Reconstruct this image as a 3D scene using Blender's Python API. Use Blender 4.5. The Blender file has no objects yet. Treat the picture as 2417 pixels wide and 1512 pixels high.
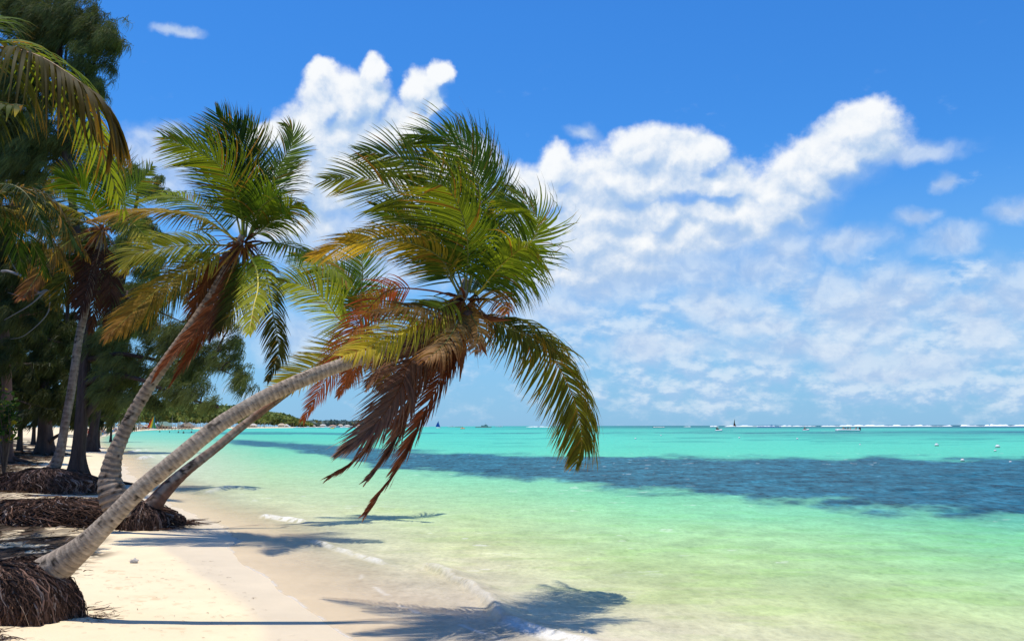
import bpy, math, random
import numpy as np
from mathutils import Vector
random.seed(7); rng=np.random.default_rng(11)
SC=bpy.context.scene; COL=SC.collection
# ------------------------------------------------------------------ camera
F=2093.0; CZ=2.0; HY=1004.6
pit=math.atan((HY-756)/F); EPS=0.0021
_r=np.array([1.,0,0]); _f=np.array([0,math.cos(pit),math.sin(pit)]); _u=np.array([0,-math.sin(pit),math.cos(pit)])
RT=_r-EPS*_u; UP=_u+EPS*_r; RT/=np.linalg.norm(RT); UP/=np.linalg.norm(UP)
def ray(px,py): return RT*((px-1208.5)/F)+_f+UP*((756-py)/F)
def P(px,py,d):
    r=ray(px,py); t=d/r[1]; return np.array([r[0]*t,d,CZ+r[2]*t])
def G(px,py,z=0.0):
    r=ray(px,py); t=(z-CZ)/min(r[2],-2e-4); return np.array([r[0]*t,r[1]*t,z])
cam=bpy.data.cameras.new('camera'); co=bpy.data.objects.new('camera',cam); COL.objects.link(co)
cam.sensor_width=36; cam.lens=36*F/2417; cam.clip_start=0.1; cam.clip_end=100000
from mathutils import Matrix
co.matrix_world=Matrix(((RT[0],UP[0],-_f[0],0),(RT[1],UP[1],-_f[1],0),(RT[2],UP[2],-_f[2],CZ),(0,0,0,1)))
SC.camera=co
SC.view_settings.view_transform='Standard'; SC.view_settings.look='None'; SC.view_settings.exposure=0; SC.view_settings.gamma=1
SC.render.engine='CYCLES'; SC.cycles.max_bounces=6; SC.cycles.transparent_max_bounces=8; SC.cycles.use_denoising=True
SC.cycles.caustics_reflective=False; SC.cycles.caustics_refractive=False

# ------------------------------------------------------------------ numpy noise
def _h(ix,iy,seed):
    h=(ix.astype(np.int64)*374761393+iy.astype(np.int64)*668265263+seed*974711)&0xffffffff
    h=((h^(h>>13))*1274126177)&0xffffffff
    return ((h^(h>>16))&0xffffff)/float(0xffffff)
def vn(x,y,seed=0):
    x=np.asarray(x,float); y=np.asarray(y,float)
    ix=np.floor(x); iy=np.floor(y); fx=x-ix; fy=y-iy; fx=fx*fx*fx*(fx*(fx*6-15)+10); fy=fy*fy*fy*(fy*(fy*6-15)+10)
    a=_h(ix,iy,seed); b=_h(ix+1,iy,seed); c=_h(ix,iy+1,seed); d=_h(ix+1,iy+1,seed)
    return (a*(1-fx)+b*fx)*(1-fy)+(c*(1-fx)+d*fx)*fy
def fbm(x,y,o=4,seed=0,g=0.5):
    s=0; a=1; t=0
    for k in range(o):
        s=s+a*vn(np.asarray(x)*2**k+17.3*k,np.asarray(y)*2**k-9.1*k,seed+k); t+=a; a*=g
    return s/t
def sst(a,b,x):
    t=np.clip((x-a)/(b-a),0,1); return t*t*(3-2*t)
def s2l(c):
    c=np.asarray(c,float)/255.; return np.where(c<=0.04045,c/12.92,((c+0.055)/1.055)**2.4)

# ------------------------------------------------------------------ mesh helpers
class MB:
    """collects vertices, quads, per-vertex colour and per-face material index"""
    def __init__(s): s.V=[];s.Q=[];s.C=[];s.M=[];s.n=0
    def add(s,V,Q,C=None,m=0):
        V=np.asarray(V,float).reshape(-1,3); Q=np.asarray(Q,np.int64).reshape(-1,4)
        if C is None: C=np.ones((len(V),3))*0.5
        C=np.asarray(C,float)
        if C.ndim==1: C=np.tile(C,(len(V),1))
        s.V.append(V); s.Q.append(Q+s.n); s.C.append(C.reshape(-1,3)); s.M.append(np.full(len(Q),m,np.int32)); s.n+=len(V)
    def build(s,name,mats,parent=None,smooth=True,extra=None):
        V=np.concatenate(s.V); Q=np.concatenate(s.Q); C=np.concatenate(s.C); M=np.concatenate(s.M)
        return mesh_obj(name,V,Q,C,M,mats,parent,smooth,extra)
def mesh_obj(name,V,Q,C,M,mats,parent=None,smooth=True,extra=None):
    me=bpy.data.meshes.new(name)
    me.vertices.add(len(V)); me.vertices.foreach_set('co',V.astype(np.float32).ravel())
    tri=Q[:,2]==Q[:,3]
    cnt=np.where(tri,3,4); st=np.concatenate([[0],np.cumsum(cnt)[:-1]])
    flat=Q.ravel(); keep=np.ones(len(flat),bool); keep[3::4]=~tri; flat=flat[keep]
    me.loops.add(len(flat)); me.loops.foreach_set('vertex_index',flat.astype(np.int32))
    me.polygons.add(len(Q)); me.polygons.foreach_set('loop_start',st.astype(np.int32)); me.polygons.foreach_set('loop_total',cnt.astype(np.int32))
    if M is not None: me.polygons.foreach_set('material_index',M.astype(np.int32))
    me.polygons.foreach_set('use_smooth',np.full(len(Q),smooth,bool))
    at=me.attributes.new('Col','FLOAT_COLOR','POINT')
    c4=np.ones((len(V),4),np.float32); c4[:,:3]=C[:,:3] if C is not None else .5
    if C is not None and C.shape[1]==4: c4[:,3]=C[:,3]
    at.data.foreach_set('color',c4.ravel())
    for k,v in (extra or {}).items():
        a=me.attributes.new(k,'FLOAT','POINT'); a.data.foreach_set('value',np.asarray(v,np.float32))
    for m in (mats if isinstance(mats,(list,tuple)) else [mats]): me.materials.append(m)
    me.update(calc_edges=True); me.validate()
    o=bpy.data.objects.new(name,me); COL.objects.link(o)
    if parent is not None: o.parent=parent
    return o
def tag(o,label=None,cat=None,group=None,kind=None):
    if label: o['label']=label
    if cat: o['category']=cat
    if group: o['group']=group
    if kind: o['kind']=kind
    return o
def thing(name,label,cat,loc=(0,0,0),group=None):
    o=bpy.data.objects.new(name,None); COL.objects.link(o); o.location=Vector([float(v) for v in loc]); o.empty_display_size=.2
    return tag(o,label,cat,group)
def nz(v): 
    v=np.asarray(v,float); return v/np.maximum(np.linalg.norm(v,axis=-1,keepdims=True),1e-9)
def cat_rom(pts,n):
    """arc-length resampled Catmull-Rom curve; pts may have extra columns"""
    p=np.asarray(pts,float); q=np.vstack([2*p[0]-p[1],p,2*p[-1]-p[-2]]); out=[]
    for i in range(1,len(q)-2):
        t=np.linspace(0,1,40,endpoint=False)[:,None]
        a,b,c,d=q[i-1],q[i],q[i+1],q[i+2]
        out.append(.5*((2*b)+(-a+c)*t+(2*a-5*b+4*c-d)*t*t+(-a+3*b-3*c+d)*t**3))
    out=np.vstack(out+[p[-1:]])
    L=np.concatenate([[0],np.cumsum(np.linalg.norm(np.diff(out[:,:3],axis=0),axis=1))])
    s=np.linspace(0,L[-1],n)
    return np.stack([np.interp(s,L,out[:,k]) for k in range(out.shape[1])],1),s
def tube(pts,rad,ns=8,ref=(0.13,1,0.21),cap=True):
    pts=np.asarray(pts,float); n=len(pts); rad=np.broadcast_to(np.asarray(rad,float),(n,)) if np.ndim(rad)<2 else np.asarray(rad)
    T=nz(np.gradient(pts,axis=0)); ref=np.asarray(ref,float)
    A=nz(np.cross(T,ref)); B=np.cross(T,A)
    th=np.linspace(0,2*math.pi,ns,endpoint=False)
    r=rad[:,None,None] if rad.ndim==1 else rad[:,:,None]
    V=pts[:,None,:]+r*(np.cos(th)[None,:,None]*A[:,None,:]+np.sin(th)[None,:,None]*B[:,None,:])
    i=np.arange(n-1)[:,None]*ns; j=np.arange(ns)[None,:]; k=(j+1)%ns
    Q=np.stack([i+j,i+k,i+ns+k,i+ns+j],-1).reshape(-1,4)
    V=V.reshape(-1,3)
    if cap:
        c0=len(V); V=np.vstack([V,pts[:1],pts[-1:]])
        jj=np.arange(ns); kk=(jj+1)%ns
        Q=np.vstack([Q,np.stack([np.full(ns,c0),kk,jj,jj],1),np.stack([np.full(ns,c0+1),(n-1)*ns+jj,(n-1)*ns+kk,(n-1)*ns+kk],1)])
    return V,Q
def ribbons(PT,WV,W):
    """PT (n,K,3) centre lines, WV (n,K,3) unit width vectors, W (n,K) half widths -> verts, quads"""
    n,K,_=PT.shape
    V=np.stack([PT-WV*W[...,None],PT+WV*W[...,None]],2).reshape(-1,3)
    b=(np.arange(n)[:,None]*K+np.arange(K-1)[None,:])*2
    Q=np.stack([b,b+1,b+3,b+2],-1).reshape(-1,4)
    return V,Q
def box(c,s,rz=0,taper=1.0):
    x,y,z=[v/2 for v in s]; t=taper
    V=np.array([[-x,-y,-z],[x,-y,-z],[x,y,-z],[-x,y,-z],[-x*t,-y*t,z],[x*t,-y*t,z],[x*t,y*t,z],[-x*t,y*t,z]])
    R=np.array([[math.cos(rz),-math.sin(rz),0],[math.sin(rz),math.cos(rz),0],[0,0,1]])
    return V@R.T+np.array(c),np.array([[0,3,2,1],[4,5,6,7],[0,1,5,4],[1,2,6,5],[2,3,7,6],[3,0,4,7]])

# ------------------------------------------------------------------ materials
def newmat(name):
    m=bpy.data.materials.new(name); m.use_nodes=True; nt=m.node_tree; nt.nodes.clear(); return m,nt
def N(nt,t,**k):
    n=nt.nodes.new(t)
    for a,b in k.items():
        if a.startswith('i_'): n.inputs[a[2:].replace('_',' ')].default_value=b
        else: setattr(n,a,b)
    return n
def noise_node(nt,scale,detail=4,vec=None,rough=.5):
    n=N(nt,'ShaderNodeTexNoise'); n.inputs['Scale'].default_value=scale; n.inputs['Detail'].default_value=detail; n.inputs['Roughness'].default_value=rough
    if vec is not None: nt.links.new(vec,n.inputs['Vector'])
    return n
def math_node(nt,op,a,b=None,c=None,clamp=False):
    n=nt.nodes.new('ShaderNodeMath'); n.operation=op; n.use_clamp=clamp
    for i,v in enumerate((a,b,c)):
        if v is None: continue
        if isinstance(v,(int,float)): n.inputs[i].default_value=v
        else: nt.links.new(v,n.inputs[i])
    return n.outputs[0]
def vmul(nt,colsock,fac):
    n=nt.nodes.new('ShaderNodeVectorMath'); n.operation='SCALE'; nt.links.new(colsock,n.inputs[0]); nt.links.new(fac,n.inputs['Scale']); return n.outputs[0]
def mat_attr(name,rough=.6,spec=.3,trans=0,nscale=8,namp=.5,bump=0,bscale=30,tcol=(1.2,1.15,.5),stretch=None):
    """surface colour from the mesh's own colour attribute, broken up by object-space noise"""
    m,nt=newmat(name); L=nt.links
    at=N(nt,'ShaderNodeAttribute',attribute_name='Col'); tc=N(nt,'ShaderNodeTexCoord')
    vec=tc.outputs['Object']
    if stretch:
        mp=N(nt,'ShaderNodeMapping'); mp.inputs['Scale'].default_value=stretch; L.new(vec,mp.inputs[0]); vec=mp.outputs[0]
    no=noise_node(nt,nscale,5,vec)
    f=math_node(nt,'MULTIPLY_ADD',no.outputs[0],2*namp,1-namp)
    col=vmul(nt,at.outputs['Color'],f)
    b=N(nt,'ShaderNodeBsdfPrincipled'); b.inputs['Roughness'].default_value=rough; b.inputs['Specular IOR Level'].default_value=spec
    L.new(col,b.inputs['Base Color'])
    if bump:
        nb=noise_node(nt,bscale,6,vec,.6); bp=N(nt,'ShaderNodeBump'); bp.inputs['Strength'].default_value=bump; bp.inputs['Distance'].default_value=.02
        L.new(nb.outputs[0],bp.inputs['Height']); L.new(bp.outputs[0],b.inputs['Normal'])
    out=N(nt,'ShaderNodeOutputMaterial')
    if trans:
        t=N(nt,'ShaderNodeBsdfTranslucent'); mx=N(nt,'ShaderNodeMixShader'); mx.inputs[0].default_value=trans
        tm=N(nt,'ShaderNodeVectorMath',operation='MULTIPLY'); tm.inputs[1].default_value=tcol; L.new(col,tm.inputs[0]); L.new(tm.outputs[0],t.inputs['Color'])
        L.new(b.outputs[0],mx.inputs[1]); L.new(t.outputs[0],mx.inputs[2]); L.new(mx.outputs[0],out.inputs[0])
    else: L.new(b.outputs[0],out.inputs[0])
    return m
M_leaf=mat_attr('palm_leaf',.62,.12,.45,nscale=3,namp=.25)
M_rachis=mat_attr('frond_stalk',.5,.4,0,nscale=10,namp=.3)
M_dead=mat_attr('dead_frond',.75,.15,.22,nscale=6,namp=.4,tcol=(1.3,.8,.6))
M_trunk=mat_attr('palm_bark',.85,.12,0,nscale=14,namp=.42,bump=.7,bscale=45)
M_root=mat_attr('root_fibre',.9,.1,0,nscale=9,namp=.5)
M_bark=mat_attr('casuarina_bark',.9,.08,0,nscale=6,namp=.5,bump=.9,bscale=12,stretch=(3,3,.5))
M_needle=mat_attr('casuarina_needles',.65,.2,.25,nscale=1.2,namp=.35)
M_far=mat_attr('distant_foliage',.8,.1,.15,nscale=.08,namp=.4)
M_paint=mat_attr('painted_surface',.45,.35,0,nscale=2,namp=.06)
M_cloth=mat_attr('cloth',.8,.1,.2,nscale=2,namp=.06,tcol=(1,1,1))
M_thatch=mat_attr('thatch',.95,.05,0,nscale=.8,namp=.4)
M_wood=mat_attr('weathered_wood',.85,.1,0,nscale=3,namp=.35)
M_skin=mat_attr('skin_and_swimwear',.7,.2,0,nscale=2,namp=.05)

# ------------------------------------------------------------------ light + sky
SUN=nz(np.array([-0.155,0.075,1.0]))
sl=bpy.data.lights.new('sun','SUN'); sl.energy=4.2; sl.angle=math.radians(.55); sl.color=(1,.955,.87)
so=bpy.data.objects.new('sun',sl); COL.objects.link(so); so.rotation_mode='QUATERNION'
so.rotation_quaternion=Vector(SUN).to_track_quat('Z','Y'); so.location=(0,0,60)
SUN_EL=math.asin(SUN[2]); SUN_AZ=math.atan2(SUN[0],SUN[1])

def azel(px,py):
    r=nz(ray(px,py)); return math.atan2(r[0],r[1])*F/100, math.asin(r[2])*F/100
# cumulus lobes: picture-sized lobes, (x, y, rx, ry) turned into sky azimuth/elevation
CUM=[(762,185,28,30),(772,240,55,60),(885,180,32,38),(890,240,36,55),(720,330,75,65),(820,330,110,95),(1038,182,30,28),(992,215,34,42),
 (1015,245,35,40),(950,320,60,50),(990,285,42,45),(640,325,50,38),(890,410,140,85),(780,450,130,80),(700,520,110,60),(1050,420,120,90),
 (1315,400,44,42),(1290,460,100,65),(1340,560,130,100),(1520,360,80,58),(1600,375,95,60),(1665,365,48,42),(1460,430,120,75),(1600,420,110,62),(1560,500,110,50),
 (1440,500,110,80),(1400,560,140,90),(1500,570,120,60),(1330,640,110,50),(1700,440,70,40),(1760,500,80,50),(1880,470,70,50),(1550,430,120,80),(1690,430,80,45),(1620,560,130,60),(1450,620,150,70),(830,250,60,60),(820,400,140,110),(900,330,80,80),(700,430,90,90),(960,430,110,90),(1900,450,90,50),(1830,510,100,60),(2030,300,72,46),(2030,345,84,62),(1975,380,95,66),(1900,425,95,60),(1820,465,90,52),(1790,530,90,60),(1700,505,80,45)]
SOFT=[(1960,690,70,58),(1960,690,60,50),(2092,685,62,58),(2092,685,52,50),(2040,745,130,55),(2410,690,75,66),(2400,690,60,50),(2150,352,90,26),(1450,660,190,60),(1620,640,160,60),(1800,640,120,50),(900,620,160,60),(1280,720,140,50),(1000,500,200,90),(1990,575,95,32),(2240,565,70,30),(1650,570,150,50),(1700,720,110,60),(1790,760,90,30),(1420,640,190,70),(1850,640,26,10),
 (2160,515,40,20),(2230,430,24,22),(1560,590,120,40),(800,560,170,70),(720,800,120,60),(1380,320,34,18),(425,80,44,12),(375,330,60,30),(330,380,70,50),(430,380,60,40),(380,430,70,40),(2290,720,70,30),(1850,600,60,40),
 (2150,700,60,60),(2340,780,90,40),(1900,820,160,40),(1560,820,160,34),(2120,860,170,34),(1480,560,120,60),(2410,500,40,20),(1300,640,100,70),(540,760,80,60)]
def cloud_group(name,blobs,k):
    g=bpy.data.node_groups.new(name,'ShaderNodeTree')
    g.interface.new_socket('P',in_out='INPUT',socket_type='NodeSocketVector'); g.interface.new_socket('D',in_out='OUTPUT',socket_type='NodeSocketFloat')
    gi=g.nodes.new('NodeGroupInput'); go=g.nodes.new('NodeGroupOutput'); acc=None
    for (x,y,rx,ry) in blobs:
        a,e=azel(x,y); sx,sy=100/(rx*1.22),100/(ry*1.22)
        m=g.nodes.new('ShaderNodeVectorMath'); m.operation='MULTIPLY_ADD'; m.inputs[1].default_value=(sx,sy,0); m.inputs[2].default_value=(-a*sx,-e*sy,0)
        g.links.new(gi.outputs[0],m.inputs[0])
        l=g.nodes.new('ShaderNodeVectorMath'); l.operation='LENGTH'; g.links.new(m.outputs[0],l.inputs[0])
        if acc is None: acc=l.outputs['Value']
        else: acc=math_node(g,'SMOOTH_MIN',acc,l.outputs['Value'],k)
    g.links.new(math_node(g,'SUBTRACT',1.0,acc),go.inputs[0]); return g
W=bpy.data.worlds.new('World'); SC.world=W; W.use_nodes=True; nt=W.node_tree; nt.nodes.clear(); L=nt.links
sky=N(nt,'ShaderNodeTexSky',sky_type='NISHITA',sun_disc=False); sky.sun_elevation=SUN_EL; sky.sun_rotation=SUN_AZ
sky.air_density=1.0; sky.dust_density=0.25; sky.ozone_density=3.0; sky.altitude=0
tc=N(nt,'ShaderNodeTexCoord'); sep=N(nt,'ShaderNodeSeparateXYZ'); nrm=N(nt,'ShaderNodeVectorMath',operation='NORMALIZE')
L.new(tc.outputs['Generated'],nrm.inputs[0]); L.new(nrm.outputs[0],sep.inputs[0])
az=math_node(nt,'MULTIPLY',math_node(nt,'ARCTAN2',sep.outputs[0],sep.outputs[1]),F/100)
el0=math_node(nt,'ARCSINE',sep.outputs[2]); el=math_node(nt,'MULTIPLY',el0,F/100)
cv=N(nt,'ShaderNodeCombineXYZ'); L.new(az,cv.inputs[0]); L.new(el,cv.inputs[1]); PV=cv.outputs[0]
# sky colour: Nishita, deepened towards the zenith
hs=N(nt,'ShaderNodeHueSaturation'); hs.inputs['Saturation'].default_value=1.19; hs.inputs['Hue'].default_value=.505
L.new(sky.outputs[0],hs.inputs['Color'])
tint=N(nt,'ShaderNodeValToRGB'); e=tint.color_ramp.elements
e[0].position=0; e[0].color=(.54,.95,1.42,1); e[1].position=1; e[1].color=(.62,1.0,1.5,1)
for p,c in ((.10,(.54,1.09,1.50)),(.30,(.56,1.22,1.66)),(.5,(.56,1.28,1.74))):
    q=e.new(p); q.color=(*c,1)
mr=N(nt,'ShaderNodeMapRange'); mr.inputs['From Min'].default_value=0; mr.inputs['From Max'].default_value=.9; L.new(el0,mr.inputs['Value']); L.new(mr.outputs[0],tint.inputs[0])
skc=N(nt,'ShaderNodeVectorMath',operation='MULTIPLY'); L.new(hs.outputs[0],skc.inputs[0]); L.new(tint.outputs[0],skc.inputs[1])
# domain warp
wn=noise_node(nt,.8,5,PV,.56)
wsub=N(nt,'ShaderNodeVectorMath',operation='SUBTRACT'); wsub.inputs[1].default_value=(.5,.5,.5); L.new(wn.outputs['Color'],wsub.inputs[0])
wm=N(nt,'ShaderNodeVectorMath',operation='MULTIPLY_ADD'); wm.inputs[1].default_value=(1.0,.9,0); L.new(wsub.outputs[0],wm.inputs[0]); L.new(PV,wm.inputs[2])
PW=wm.outputs[0]
cg=cloud_group('cumulus_field',CUM,.22); sg=cloud_group('soft_cloud_field',SOFT,.25)
def use(g,vec):
    n=N(nt,'ShaderNodeGroup'); n.node_tree=g; L.new(vec,n.inputs[0]); return n.outputs[0]
def off(vec,x,y):
    n=N(nt,'ShaderNodeVectorMath',operation='ADD'); n.inputs[1].default_value=(x,y,0); L.new(vec,n.inputs[0]); return n.outputs[0]
def maprange(v,a,b,c=0.,d=1.,smooth=True):
    n=N(nt,'ShaderNodeMapRange'); n.interpolation_type='SMOOTHSTEP' if smooth else 'LINEAR'
    L.new(v,n.inputs['Value']); n.inputs['From Min'].default_value=a; n.inputs['From Max'].default_value=b; n.inputs['To Min'].default_value=c; n.inputs['To Max'].default_value=d; return n.outputs[0]
dC=use(cg,PW); dUp=use(cg,off(PW,-.12,.42)); dS=use(sg,PW)
fine=noise_node(nt,2.6,8,PV,.6); fineU=noise_node(nt,2.6,8,off(PV,-.05,.16),.6)
mid=noise_node(nt,1.1,5,PW,.55); midU=noise_node(nt,1.1,5,off(PW,-.1,.3),.55)
dens=math_node(nt,'ADD',dC,math_node(nt,'MULTIPLY_ADD',fine.outputs[0],.42,-.06))
soft=maprange(math_node(nt,'SUBTRACT',dUp,dC),-.15,.5,.42,1.35)          # lee and lower sides fade out
aC=N(nt,'ShaderNodeMapRange'); aC.interpolation_type='SMOOTHSTEP'; L.new(dens,aC.inputs['Value']); aC.inputs['From Min'].default_value=-.02; L.new(soft,aC.inputs['From Max'])
aC=math_node(nt,'MULTIPLY',aC.outputs[0],.97)
aS=math_node(nt,'MULTIPLY',maprange(math_node(nt,'ADD',dS,math_node(nt,'MULTIPLY_ADD',mid.outputs[0],1.0,-.48)),-.25,.85),.72)
# bank of small broken cumulus towards the horizon
bm=N(nt,'ShaderNodeMapping'); bm.inputs['Scale'].default_value=(.85,1.5,1); L.new(PV,bm.inputs[0])
bn=noise_node(nt,1.35,8,bm.outputs[0],.6); bl=noise_node(nt,.35,3,PV,.5)
ao=off(PV,-.06,.14); bm2=N(nt,'ShaderNodeMapping'); bm2.inputs['Scale'].default_value=(.85,1.5,1); L.new(ao,bm2.inputs[0]); bn2=noise_node(nt,1.35,8,bm2.outputs[0],.6)
hgt=math_node(nt,'MULTIPLY',maprange(el,0,.7,.35,1),maprange(el,2.0,4.6,1,0))
side=maprange(az,-3.5,3.5,.25,1)
bd=math_node(nt,'ADD',math_node(nt,'ADD',bn.outputs[0],math_node(nt,'MULTIPLY_ADD',bl.outputs[0],.5,-.25)),math_node(nt,'MULTIPLY_ADD',math_node(nt,'MULTIPLY',hgt,side),.34,-.36))
aB=math_node(nt,'MULTIPLY',math_node(nt,'MULTIPLY',maprange(bd,.25,.60),maprange(el,5.2,9,1,0)),.72)
hz=math_node(nt,'MULTIPLY',maprange(el,-.2,6.5,.78,0),1.0)              # pale haze near the sea horizon
def mixc(f,a,b):
    n=N(nt,'ShaderNodeMix'); n.data_type='RGBA'; L.new(f,n.inputs[0])
    for s,v in ((6,a),(7,b)):
        if isinstance(v,tuple): n.inputs[s].default_value=(*v,1)
        else: L.new(v,n.inputs[s])
    return n.outputs[2]
SKS=10.0   # background strength is 0.1: cloud colours are given in picture brightness
def cc(r,g,b): 
    v=s2l((r,g,b))*SKS; return (float(v[0]),float(v[1]),float(v[2]))
c=mixc(hz,skc.outputs[0],cc(142,192,235))
shB=maprange(math_node(nt,'SUBTRACT',bn.outputs[0],bn2.outputs[0]),-.10,.12)
c=mixc(aB,c,mixc(shB,cc(172,202,238),cc(224,237,250)))
shS=maprange(math_node(nt,'SUBTRACT',mid.outputs[0],midU.outputs[0]),-.15,.15)
c=mixc(aS,c,mixc(shS,cc(178,202,236),cc(220,233,248)))
top=math_node(nt,'SUBTRACT',dC,dUp)
sh=math_node(nt,'ADD',math_node(nt,'MULTIPLY_ADD',top,.80,.40),math_node(nt,'ADD',math_node(nt,'MULTIPLY',math_node(nt,'SUBTRACT',mid.outputs[0],midU.outputs[0]),1.3),math_node(nt,'MULTIPLY',math_node(nt,'SUBTRACT',fine.outputs[0],fineU.outputs[0]),.7)))
c=mixc(aC,c,mixc(maprange(sh,-.05,1.05),cc(170,200,236),cc(252,254,255)))
low=maprange(el0,-.02,0,0,1)
c=mixc(low,(.9,1.6,1.9),c)
bg=N(nt,'ShaderNodeBackground'); bg.inputs['Strength'].default_value=.1; L.new(c,bg.inputs['Color'])
wo=N(nt,'ShaderNodeOutputWorld'); L.new(bg.outputs[0],wo.inputs[0])
W.cycles.sampling_method='MANUAL'; W.cycles.sample_map_resolution=512
# ------------------------------------------------------------------ shoreline, beach and sea
SHORE_PX=[(1250,1900),(1000,1640),(880,1540),(790,1480),(706,1424),(655,1395),(640,1366),(590,1347),(556,1318),(532,1292),(568,1276),(526,1245),(492,1230),(413,1197),(372,1172),(335,1142),(300,1110),(285,1088),(262,1068),(236,1052),(226,1041),(240,1030),(275,1021),(340,1015.5),(450,1012),(600,1010),(720,1008.6),(900,1007.2)]
SHORE=np.array([G(x,y)[:2] for x,y in SHORE_PX])
SHORE=np.vstack([[[1.2,-20.0]],SHORE])
WET_PX=[(700,1900),(625,1600),(618,1512),(600,1440),(470,1358),(420,1322),(323,1240),(300,1200),(280,1150),(255,1100),(232,1070),(200,1050),(205,1040),(222,1030),(262,1020.5),(335,1015.1),(600,1009.9),(900,1007.1)]
WETL=np.array([G(x,y)[:2] for x,y in WET_PX]); WETL=np.vstack([[[-1.5,-20.0]],WETL])
def sdist(x,y,line):
    """distance to the line, positive on its left (landward) side"""
    poly=np.vstack([line,[[line[-1,0]-200,40000.]],[[-40000,40000.]],[[-40000,-40.]],[[line[0,0],-40.]]])
    sh=x.shape; x=x.ravel(); y=y.ravel(); inside=np.zeros(x.shape,bool); d=np.full(x.shape,1e18)
    n=len(poly)
    for i in range(n):
        x1,y1=poly[i]; x2,y2=poly[(i+1)%n]
        c=((y1>y)!=(y2>y)); 
        if y2!=y1:
            xi=(x2-x1)*(y-y1)/(y2-y1)+x1; inside^=(c&(x<xi))
        if i<len(line)-1:
            dx,dy=x2-x1,y2-y1; t=np.clip(((x-x1)*dx+(y-y1)*dy)/(dx*dx+dy*dy),0,1)
            d=np.minimum(d,(x-x1-t*dx)**2+(y-y1-t*dy)**2)
    return (np.where(inside,1,-1)*np.sqrt(d)).reshape(sh)
def shore_s(x,y):
    k=np.clip(np.hypot(x,y)/20,.3,3)
    return sdist(x,y,SHORE)+k*.28*(fbm(x*1.1,y*1.1,4,3)-.5)
def land_z(s,x,y):
    z=np.where(s<0,.05*s,.055*np.minimum(s,3.2)+.34*sst(3.0,10.,s)+.25*sst(12,40,s))
    bump=sst(2.0,4.5,s)
    z=z+bump*(.16*(fbm(x*.35,y*.35,4,21)-.45)+.03*(fbm(x*2.3,y*2.3,3,22)-.5))+sst(.8,2.4,s)*.02*(fbm(x*3,y*3,4,24)-.5)
    return z
def zat(x,y): 
    x=np.array([float(x)]); y=np.array([float(y)]); return float(land_z(shore_s(x,y),x,y)[0])
def ground(px,py):
    z=.2
    for _ in range(8): 
        g=G(px,py,z); z=.5*z+.5*zat(g[0],g[1])
    g=G(px,py,z); g[2]=zat(g[0],g[1]); return g
def fan(q,t):
    d=CZ*F/q; Y=np.repeat(d[:,None],len(t),1); X=Y*t[None,:]; return X,Y
def grid_quads(nr,nc,keep):
    i=np.arange(nr-1)[:,None]*nc; j=np.arange(nc-1)[None,:]
    Q=np.stack([i+j,i+j+1,i+nc+j+1,i+nc+j],-1).reshape(-1,4)
    kf=(keep.ravel()[Q]).any(1); Q=Q[kf]; used=np.unique(Q); mp=np.full(nr*nc,-1); mp[used]=np.arange(len(used))
    return mp[Q],used
# --- beach
q=np.concatenate([np.geomspace(1.2,20,70),np.arange(22,560,2.2),np.geomspace(565,2600,60)])[::-1]
t=np.arange(-1.5,.55,.0016)
X,Y=fan(q,t); S=shore_s(X,Y); Z=land_z(S,X,Y); WD=sdist(X,Y,WETL)+.3*np.clip(np.hypot(X,Y)/20,.3,3)*(fbm(X*.9,Y*.9,4,31)-.5)
Q,us=grid_quads(len(q),len(t),(S>-14)&(S<4000)); Xu,Yu,Su,Zu,Wu=[a.ravel()[us] for a in (X,Y,S,Z,WD)]
dry=np.array([.84,.68,.44]); wet=np.array([.71,.585,.405]); sub=np.array([.80,.64,.42]); lit=np.array([.085,.052,.034]); litter_shade_dk=np.array([.020,.014,.011])
w=sst(-.10,.16,Wu)[:,None]
C=wet*(1-w)+dry*w
C=C*(.93+.14*fbm(Xu*1.3,Yu*1.3,4,5))[:,None]
C=np.where((Su<0)[:,None],sub*.5+C*.5,C)
# dry wrack, tracks and grit on the sand
fl=sst(.66,.74,fbm(Xu*6,Yu*9,4,41))*sst(.5,.62,fbm(Xu*.8,Yu*.8,2,42))*sst(.2,1.0,Wu)
C=C*(1-.28*fl[:,None]*np.array([.6,.8,1.]))
# leaf litter and root ground under the trees, dappled shade painted in with it
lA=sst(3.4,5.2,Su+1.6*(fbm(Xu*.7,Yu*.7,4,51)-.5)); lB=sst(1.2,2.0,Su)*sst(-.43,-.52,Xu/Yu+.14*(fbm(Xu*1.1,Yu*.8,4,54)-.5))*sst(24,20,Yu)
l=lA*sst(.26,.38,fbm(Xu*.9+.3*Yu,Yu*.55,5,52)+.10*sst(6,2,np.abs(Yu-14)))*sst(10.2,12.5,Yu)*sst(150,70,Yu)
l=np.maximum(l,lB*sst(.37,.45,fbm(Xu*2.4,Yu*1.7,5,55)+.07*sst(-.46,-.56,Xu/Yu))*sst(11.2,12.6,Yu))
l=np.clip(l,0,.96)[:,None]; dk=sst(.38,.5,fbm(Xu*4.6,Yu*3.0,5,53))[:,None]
C=C*(1-l)+l*(lit*(1-dk)+litter_shade_dk*dk)
wetness=np.clip(1-w[:,0],0,1)*(Su>-5)
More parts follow.
